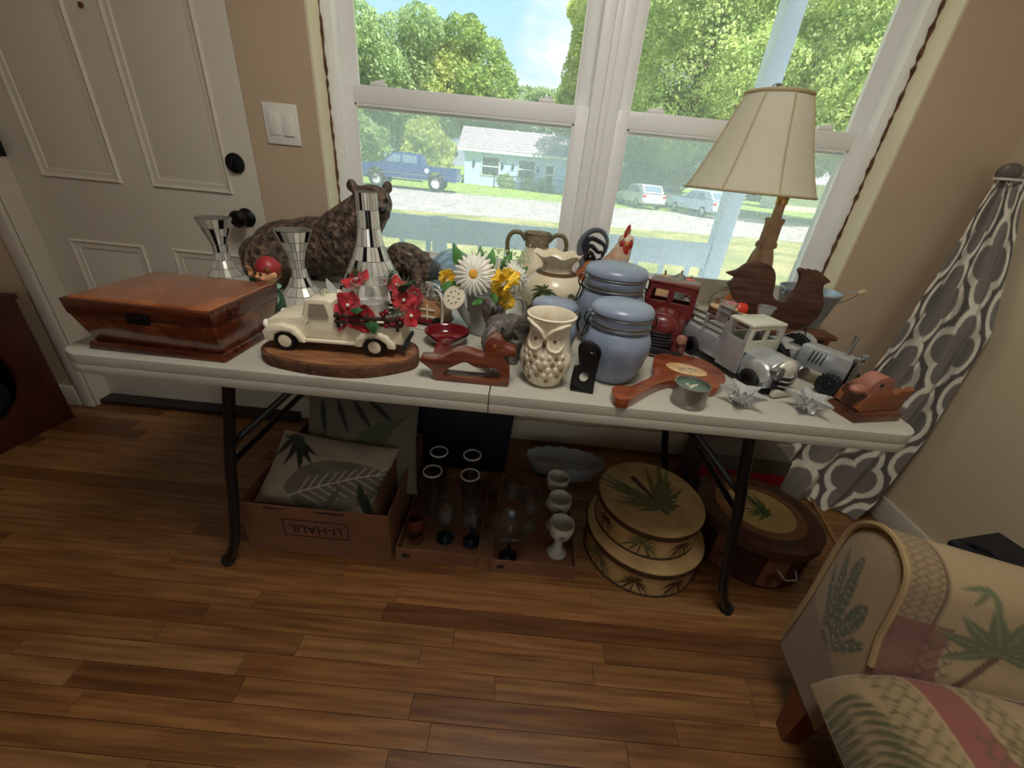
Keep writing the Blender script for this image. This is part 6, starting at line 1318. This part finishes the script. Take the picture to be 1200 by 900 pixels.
# glass dish on the floor at the wall
t = thing('glass_dish', 'long clear glass dish with a fluted edge on the floor behind the tins', 'dish', (.305, -.24, 0), R(-4))
q = B(); q.lathe([(0, .012), (.8, .012), (.92, .045), (1.0, .085), (.98, .088), (.88, .05), (.76, .02), (0, .018)], 60, sx=.17, sy=.075, fn=lambda r, z, a: (r, z + (.004 * math.sin(16 * a) if z > .08 else 0))); q.o('dish', mat('dish_glass', (196, 200, 206), .15, trans=.45, coat=.5), t)
for x in (-.1, .1): q = B(); q.lathe([(0, 0), (.03, 0), (.03, .012), (0, .014)], 14, (x, 0, 0)); q.o('foot', bpy.data.materials['dish_glass'], t)
q = B(); q.tube([(.11, -.13, .004), (.13, -.2, .004), (.2, -.16, .03), (.15, -.12, .005)], .002, 6, sub=6); tag(q.o('extension_lead', M['black']), 'short looped black cord on the floor beside the navy bin', 'cord')

# ================================================================== ROUND PALM TINS
m_tinc = mat('tin_cream', (188, 158, 108), .4, col2=(164, 130, 82), scale=12, coat=.2); m_tinr = mat('tin_dark_rim', (52, 34, 24), .4, col2=(80, 54, 36), scale=40); m_ptg = mat('palm_print_green', (86, 84, 50), .6, col2=(116, 110, 68), scale=60); m_ptb = mat('palm_print_brown', (74, 48, 30), .6)
def round_tin(label, loc, r, h, rz, rim, npalm, top):
    t_ = thing('round_tin', label, 'hat box', loc, rz, 'round palm tins')
    q = B(); q.lathe([(0, 0), (r, 0), (r, h * .92), (0, h * .92)], 56); bd_ = q.o('body', m_tinc, t_)
    q = B(); q.lathe([(r * .999, 0), (r * 1.012, .001), (r * 1.012, .007), (r * .999, .009)], 56); q.o('base_rim', m_tinr, bd_)
    q = B(); q.lathe([(0, h), (r * .985, h), (r * 1.02, h - .003), (r * 1.03, h - .007), (r * 1.03, h - .014), (r * 1.0, h - .014), (r * .99, h * .86), (0, h * .86)], 56); ld_ = q.o('lid', m_tinc, t_)
    q = B(); q.lathe([(r * 1.031, h - .007), (r * 1.033, h - .013), (r * 1.031, h - .028), (r * 1.004, h - .029)], 56); q.o('lid_rim', m_tinr, ld_)
    for k in range(npalm):
        a0 = 2 * PI * k / npalm; s_ = h * (.68 if k % 2 else .60); palm_print(bd_, lambda x, y: ((r + .0008) * math.sin(a0 + x * s_ / r), -(r + .0008) * math.cos(a0 + x * s_ / r), .012 + y * s_), m_ptg if k % 2 else m_ptb, m_ptb, L=.85 if k % 2 else .72, nf=11, seed=k + 1, h=1.0)
    if top: palm_print(ld_, lambda x, y: (x * -r * 1.05 - .01, .56 * r - y * r * 1.06, h + .0008), m_ptg, m_ptb, L=.86, nf=19, seed=9, h=1.0, trunk=.12, lean=-.02)
    return t_
round_tin('lower, wider round cream tin with palm trees, under the other palm tin', (.548, -.598, 0), .190, .118, R(20), 1, 9, False)
round_tin('upper round cream tin with a big palm on its lid, on the wider tin', (.548, -.575, .118), .168, .112, R(24), 1, 8, True)
m_b3 = mat('brown_suede', (74, 48, 40), .75, col2=(96, 64, 54), scale=20); m_b3d = mat('dark_brown_panel', (52, 26, 20), .5, col2=(70, 38, 28), scale=20); m_ring = mat('tan_ring', (140, 98, 66), .6, col2=(120, 80, 54), scale=30); m_med = mat('pale_medallion', (206, 178, 126), .5, col2=(188, 158, 106), scale=14)
t = thing('round_hat_box', 'dark brown oval hat box with a palm medallion lid and metal handle', 'hat box', (.945, -.545, 0), R(-22))
q = B(); q.lathe([(0, 0), (.182, 0), (.184, .15), (0, .15)], 56, sx=1.02, sy=.92); bd_ = q.o('body', m_b3d, t)
q = B(); q.lathe([(0, .185), (.19, .185), (.196, .181), (.197, .150), (.185, .150), (.184, .145), (0, .145)], 56, sx=1.02, sy=.92); ld_ = q.o('lid', m_b3, t)
for r_, z, mm_, nm in ((.142, .1856, m_ring, 'ring'), (.110, .1862, m_med, 'medallion')):
    q = B(); q.lathe([(0, z), (r_, z), (r_, z - .001)], 48, sx=1.02, sy=.92); q.o(nm, mm_, ld_)
palm_print(ld_, lambda x, y: (-.075 + y * .105, .02 - x * .105 - .02 * y, .1872), mat('palm_print_bright', (56, 84, 44), .6, col2=(84, 110, 60), scale=60), m_ptb, L=.7, nf=15, seed=4, h=1.2, trunk=.04)
for a0, w_ in ((-.5, .05), (.35, .06), (1.1, .06), (-1.3, .05)):
    q = B(); q.grid(lambda u, v: (.187 * 1.02 * math.sin(a0 + (u - .5) * w_ / .184 * 1.2), -.187 * .92 * math.cos(a0 + (u - .5) * w_ / .184 * 1.2), .012 + .13 * v), 6, 2); pn = q.o('side_panel', m_ring, bd_, smooth=60)
    palm_print(pn, lambda x, y: ((.188 * 1.02) * math.sin(a0 + x * .07 / .184), -(.188 * .92) * math.cos(a0 + x * .07 / .184), .02 + y * .08), m_ptb, m_ptb, L=.4, nf=9, seed=2)
q = B(); q.tube([(.187 * 1.03 * math.sin(.52 + k), -.187 * .93 * math.cos(.52 + k), .10) if i in (0, 5) else (.215 * math.sin(.52 + k), -.20 * math.cos(.52 + k), .095 - .008 * math.sin(PI * i / 5)) for i, k in enumerate(np.linspace(-.16, .16, 6))], .003, 8, sub=3); q.o('handle', M['steel'], bd_, label='bright metal handle')

# printed game box behind the hat box
P = Paint(.34, .20, (112, 108, 104), 240, .12)
P.put((P.Y > .085) & (P.Y < .135), (170, 18, 34)); P.put(P.Y < .085, (96, 88, 84)); P.trellis(0, .135, .34, .20, .013, .005, (60, 58, 58), .8)
for i in range(26):
    if 4 < i < 8: continue
    P.put((P.X > .02 + i * .011) & (P.X < .026 + i * .011) & (P.Y > .055) & (P.Y < .082), (200, 196, 190))
t = thing('printed_box', 'printed grey box with a red band standing behind the brown hat box', 'box', (1.02, -.20, 0), R(-3))
q = B(); q.box((0, 0, .11), (.34, .18, .22), bev=.002); bx_ = q.o('box', mat('grey_card', (92, 86, 84), .7), t); q = B(); q.grid(lambda u, v: (-.17 + .34 * u, -.0915, .015 + .20 * v), 120, 70, lambda u, v: P.at(u, v)); q.o('printed_front', m_board, bx_, smooth=0)

# ================================================================== CURTAIN IN THE CORNER
P = Paint(1.0, 1.5, (92, 85, 79), 330, .03)
def quat(P, step, r, a, w, col):
    for i in range(-1, 8):
        for j in range(-1, 10):
            cx, cy = i * step, (j + (.5 if i % 2 else 0)) * step * 1.3; X, Y = P.X - cx, P.Y - cy
            sd_ = np.minimum(np.minimum(np.hypot(X - a, Y) - r, np.hypot(X + a, Y) - r), np.minimum(np.hypot(X, Y - a * 1.25) - r, np.hypot(X, Y + a * 1.25) - r)); sd_ = np.minimum(sd_, (np.abs(X) + np.abs(Y)) - (a + r) * .86); P.put(np.abs(sd_) < w / 2, col); P.put(sd_ < -w / 2, (118, 111, 104))
quat(P, .235, .07, .062, .026, (222, 214, 196))
Lp = [(1.27, 1.535, -.085), (1.1, 1.52, -.095), (.69, 1.47, -.11), (.54, 1.44, -.12), (.166, 1.25, -.14), (0.01, 1.15, -.20)]; Rp = [(1.27, 1.592, -.115), (1.1, 1.594, -.19), (.815, 1.588, -.305), (.41, 1.585, -.33), (.1, 1.55, -.34), (0.01, 1.51, -.345)]
def ipz(L_, z, k): return float(np.interp(z, [p[0] for p in reversed(L_)], [p[k] for p in reversed(L_)]))
def curt(u, v):
    z = 1.27 - 1.262 * v; a = Vector((ipz(Lp, z, 1), ipz(Lp, z, 2), z)); b_ = Vector((ipz(Rp, z, 1), ipz(Rp, z, 2), z)); d_ = b_ - a; n_ = Vector((-.55, -.83, 0)); amp = .006 + .030 * min(1, v * 1.6)
    f_ = math.sin(2 * PI * (u * 3.2 + .15 * math.sin(3 * v))) * .8 + math.sin(2 * PI * u * 6.7 + 1 + 2 * v) * .3
    return a + d_ * (u + .02 * math.sin(9 * u + 3 * v)) + n_ * amp * f_ * (.55 + .45 * math.sin(PI * min(1, u + .2)))
t = thing('curtain', 'grey trellis-print curtain gathered and tied in the corner right of the window', 'curtain', (1.5, -.2, 0))
q = B(); o_ = Vector((1.5, -.2, 0)); q.grid(lambda u, v: curt(u, v) - o_, 150, 260, lambda u, v: P.at(.05 + .58 * u, v * .9 + .02)); q.o('cloth', m_cloth, t, smooth=80)
q = B(); q.ell((.055, .105, 1.275), (.036, .026, .028)); q.o('gathered_top', mat('cloth_top', (104, 96, 90), .9, col2=(190, 182, 166), scale=40, stretch=(1, 1, .3), lo=.5, hi=.7), t)
q = B(); q.tube([(.098, .09, 1.285), (.085, .06, 1.275), (.10, .05, 1.25), (.11, .07, 1.2)], .003, 6, sub=4); q.tube([(.055 + .034 * math.cos(a), .10 + .03 * math.sin(a), 1.255) for a in np.linspace(0, 2 * PI, 18, endpoint=False)], .004, 6, closed=True); q.o('tie', mat('white_tie', (220, 214, 204), .8), t)
q = B(); q.tube([(1.325, -.515, .008), (1.35, -.40, .010), (1.375, -.235, .02)], .006, 8); tag(q.o('wooden_dowel', mat('dowel', (150, 112, 70), .5)), 'thin tan wooden rod on the floor in front of the curtain', 'rod')

# ================================================================== ARMCHAIR
t = thing('armchair', 'palm-print upholstered rolled-arm armchair in the lower right corner', 'armchair', (.765, -1.085, 0), math.atan2(.13, -.99))
# local: +x = the way the chair faces, +y = away from the camera is negative here: side towards camera is +y after the turn
TAN = (156, 133, 98)
def fabric(w, h, res=260): return Paint(w, h, TAN, res, .05)
def arm_profile(v):
    """cross section around the arm: v 0 outer bottom -> 1 inner at the seat"""
    pts = [(-.085, .17), (-.085, .35), (-.095, .50), (-.088, .575), (-.045, .622), (.005, .628), (.048, .60), (.066, .54), (.078, .47), (.10, .40), (.102, .29), (.10, .17)]
    n = len(pts) - 1; x = min(v * n, n - 1e-6); i = int(x); f = x - i; a, b_, c_, d_ = [Vector(pts[min(max(k, 0), n)]) for k in (i - 1, i, i + 1, i + 2)]
    return .5 * ((2 * b_) + (c_ - a) * f + (2 * a - 5 * b_ + 4 * c_ - d_) * f * f + (3 * b_ - a - 3 * c_ + d_) * f ** 3)
LA = .66
PA = fabric(.66, .75, 300)
PA.put(PA.X < .06, (138, 118, 86)); PA.trellis(.0, .28, .06, .75, .02, .0045, (84, 64, 44)); PA.line([(.062, 0), (.062, .75)], .006, (84, 64, 46)); PA.put((PA.X < .10) & (PA.Y > .60), (112, 66, 56), .8); PA.trellis(.06, .64, .12, .75, .03, .005, (80, 60, 44))
PA.blade((.135, .47), 2.0, .07, .014, (96, 100, 66)); PA.blade((.135, .47), 1.3, .08, .014, (96, 100, 66)); PA.blade((.135, .47), 2.7, .06, .014, (96, 100, 66))
PA.line([(.135, .74), (.165, .69), (.185, .64)], .014, (92, 60, 46)); c_ = (.185, .635)
for a, l, wd, bn in ((-3.05, .12, .03, .5), (-2.5, .12, .032, .3), (-1.95, .13, .034, .1), (-1.4, .14, .034, 0), (-.85, .15, .034, -.2), (-.3, .16, .03, -.4), (.25, .13, .028, -.3), (2.75, .10, .028, -.4)): PA.blade(c_, a, l, wd, (88, 98, 62), bn * .6, rib=(124, 124, 84))
PA.palm((.42, .74), -.16 + .0, (76, 92, 54), (92, 60, 46), up=1) if False else None
PA.put((PA.Y > .42) & (PA.Y < .45) & (PA.X > .26), (120, 84, 92), .5)
q = B(); q.grid(lambda u, v: (-LA * u, arm_profile(v).x, arm_profile(v).y - .42 * u * max(0, arm_profile(v).y - .40)), 150, 190, lambda u, v: PA.at(u, min(1, v * 11 / 9))); q.o('arm', m_cloth, t, smooth=80, label='near-window arm with trellis border and palm print')
PF = fabric(.2, .5, 130)
for a, l, x0 in ((1.25, .17, .10), (1.62, .20, .09), (1.95, .15, .085), (.95, .11, .11), (2.3, .10, .08)): PF.frond((x0, .10), a, l, (84, 88, 58), .1, 12, .10, .16)
PF.put(PF.Y < .10, (104, 78, 62), .55); PF.trellis(.0, .40, .2, .5, .03, .005, (110, 86, 60))
def face(u, v):   # front face of the arm, fills the cross section
    c0, c1 = arm_profile(.5 - .5 * abs(1 - 0) * (1 - v)) if False else arm_profile(v * .5), arm_profile(1 - v * .5); k = c0.lerp(c1, u); return (.012 * math.sin(PI * u) * math.sin(PI * min(1, v * 1.0 + .0) * .9 + .1), k.x, k.y)
q = B(); q.grid(face, 50, 90, lambda u, v: PF.at(u, v)); q.o('arm_front', m_cloth, t, smooth=80)
q = B(); q.tube([(.006, arm_profile(v).x, arm_profile(v).y) for v in np.linspace(0.02, .80, 50)], .006, 8); q.o('piping', mat('tan_piping', (150, 126, 88), .85), t)
PS = fabric(.62, .6, 300)
PS.put((PS.X > .085) & (PS.X < .145), (126, 66, 60), .9); PS.put(((PS.X > .03) & (PS.X < .08)) | ((PS.X > .15) & (PS.X < .20)), (146, 126, 90)); PS.trellis(.03, 0, .08, .6, .022, .004, (84, 68, 44)); PS.trellis(.15, 0, .20, .6, .022, .004, (84, 68, 44))
PS.frond((.005, .05), 1.45, .26, (84, 82, 52), .5, 18, .05, .22); PS.frond((.02, .30), .9, .2, (96, 92, 60), .3, 14, .05, .22); PS.blade((.22, .04), .1, .16, .016, (96, 66, 46), .1); PS.frond((.40, .2), .8, .22, (80, 80, 50), .4, 16, .05, .22); PS.trellis(.11, .12, .20, .26, .022, .006, (92, 76, 50)); PS.palm((.32, .06), .13, (80, 86, 54), (92, 60, 46)); PS.trellis(.0, .5, .17, .6, .03, .006, (110, 92, 62))
def seat(u, v):   # u from front edge backwards, v across; wraps down at the front and sides
    x, y = 2 * u - 1, 2 * v - 1; ex = max(0, 1 - abs(x) ** 8) ** .5; ey = max(0, 1 - abs(y) ** 8) ** .5; return (.045 - .62 * u, .075 + .60 * v, .285 + .165 * min(ex, 1) * min(ey, 1) ** .8 + .012 * math.cos(x * 1.4) * math.cos(y * 1.4))
q = B(); q.grid(seat, 150, 150, lambda u, v: PS.at(u, v)); q.grid(lambda u, v: (.045 - .62 * u, .075 + .60 * v, .283), 4, 4, lambda u, v: lin(TAN)); q.o('seat_cushion', m_cloth, t, smooth=80)
q = B(); q.box((-.34, .335, .235), (.66, .80, .11), bev=.015); q.o('seat_base', mat('base_cloth', (96, 76, 56), .9, col2=(120, 96, 70), scale=16), t)
q = B(); q.grid(lambda u, v: (-LA * u, .75 - arm_profile(v).x, arm_profile(v).y), 20, 30, lambda u, v: PA.at(u, min(1, v * 11 / 9))); q.grid(lambda u, v: (face(u, v)[0], .75 - face(u, v)[1], face(u, v)[2]), 10, 20, lambda u, v: PF.at(u, v)); q.o('arm', m_cloth, t, smooth=80)
q = B(); q.box((-.68, .37, .52), (.16, .92, .70), rot=(0, R(-8), 0), bev=.05, seg=4); q.o('backrest', mat('back_cloth', TAN, .9, col2=(160, 130, 92), scale=10), t)
m_leg = mat('red_wood_leg', (104, 48, 28), .35, coat=.4)
for x, y in ((-.035, .03), (-.035, .74), (-.62, -.01), (-.62, .74)):
    q = B(); q.add([(x + dx * k, y + dy * k, z) for z, k in ((0, .018), (.19, .034)) for dx, dy in ((-1, -1), (1, -1), (1, 1), (-1, 1))], [(3, 2, 1, 0), (4, 5, 6, 7), (0, 1, 5, 4), (1, 2, 6, 5), (2, 3, 7, 6), (3, 0, 4, 7)]); q.o('leg', m_leg, t, smooth=0)

# ================================================================== BLACK BAG, RED CABINET
t = thing('black_bag', 'black soft case leaning at the right wall behind the armchair', 'bag', (1.50, -.80, 0), R(12))
q = B(); q.box((0, 0, .145), (.17, .20, .29), bev=.02, seg=3); q.o('body', mat('black_nylon', (20, 20, 26), .6, col2=(34, 34, 42), scale=80), t); q = B(); q.box((-.01, 0, .297), (.185, .21, .022), rot=(0, R(-5), 0), bev=.008); q.o('flap', bpy.data.materials['black_nylon'], t); q = B(); q.tube([(-.06, -.09, .30), (-.07, -.03, .325), (-.07, .04, .325), (-.06, .09, .30)], .007, 8, sub=4); q.o('handle', bpy.data.materials['black_nylon'], t)
m_cab = mat('dark_red_wood', (72, 28, 22), .45, col2=(54, 20, 16), scale=8, stretch=(3, 3, .8), coat=.2)
t = thing('pet_house', 'dark red wooden box with an oval opening at the left edge', 'cabinet', (-1.895, -.175, 0), R(-3))
oh = [(-.235 + .125 * math.cos(a), .275 + .155 * math.sin(a)) for a in np.linspace(0, 2 * PI, 36, endpoint=False)]
q = B(); q.prism([(0, 0), (0, .545), (-.50, .545), (-.50, 0)], .02, holes=[oh], plane='yz', off=-.01, bev=.002); q.o('front_panel', m_cab, t)
for nm, c_, s_ in (('side_panel', (-.24, -.01, .27), (.44, .02, .54)), ('side_panel', (-.24, -.49, .27), (.44, .02, .54)), ('top_panel', (-.24, -.25, .55), (.48, .52, .02)), ('back_panel', (-.455, -.25, .27), (.02, .5, .54)), ('floor_panel', (-.24, -.25, .01), (.44, .46, .02))):
    q = B(); q.box(c_, s_, bev=.002); q.o(nm, m_cab, t)
q = B(); q.ell((-.16, -.25, .33), (.10, .17, .07)); q.o('grey_cushion', mat('grey_fleece', (120, 124, 116), .95, col2=(96, 100, 94), scale=40, bump=.5), t); q = B(); q.ell((-.16, -.25, .16), (.11, .18, .12)); q.o('dark_cushion', mat('navy_fleece', (28, 32, 46), .95), t)
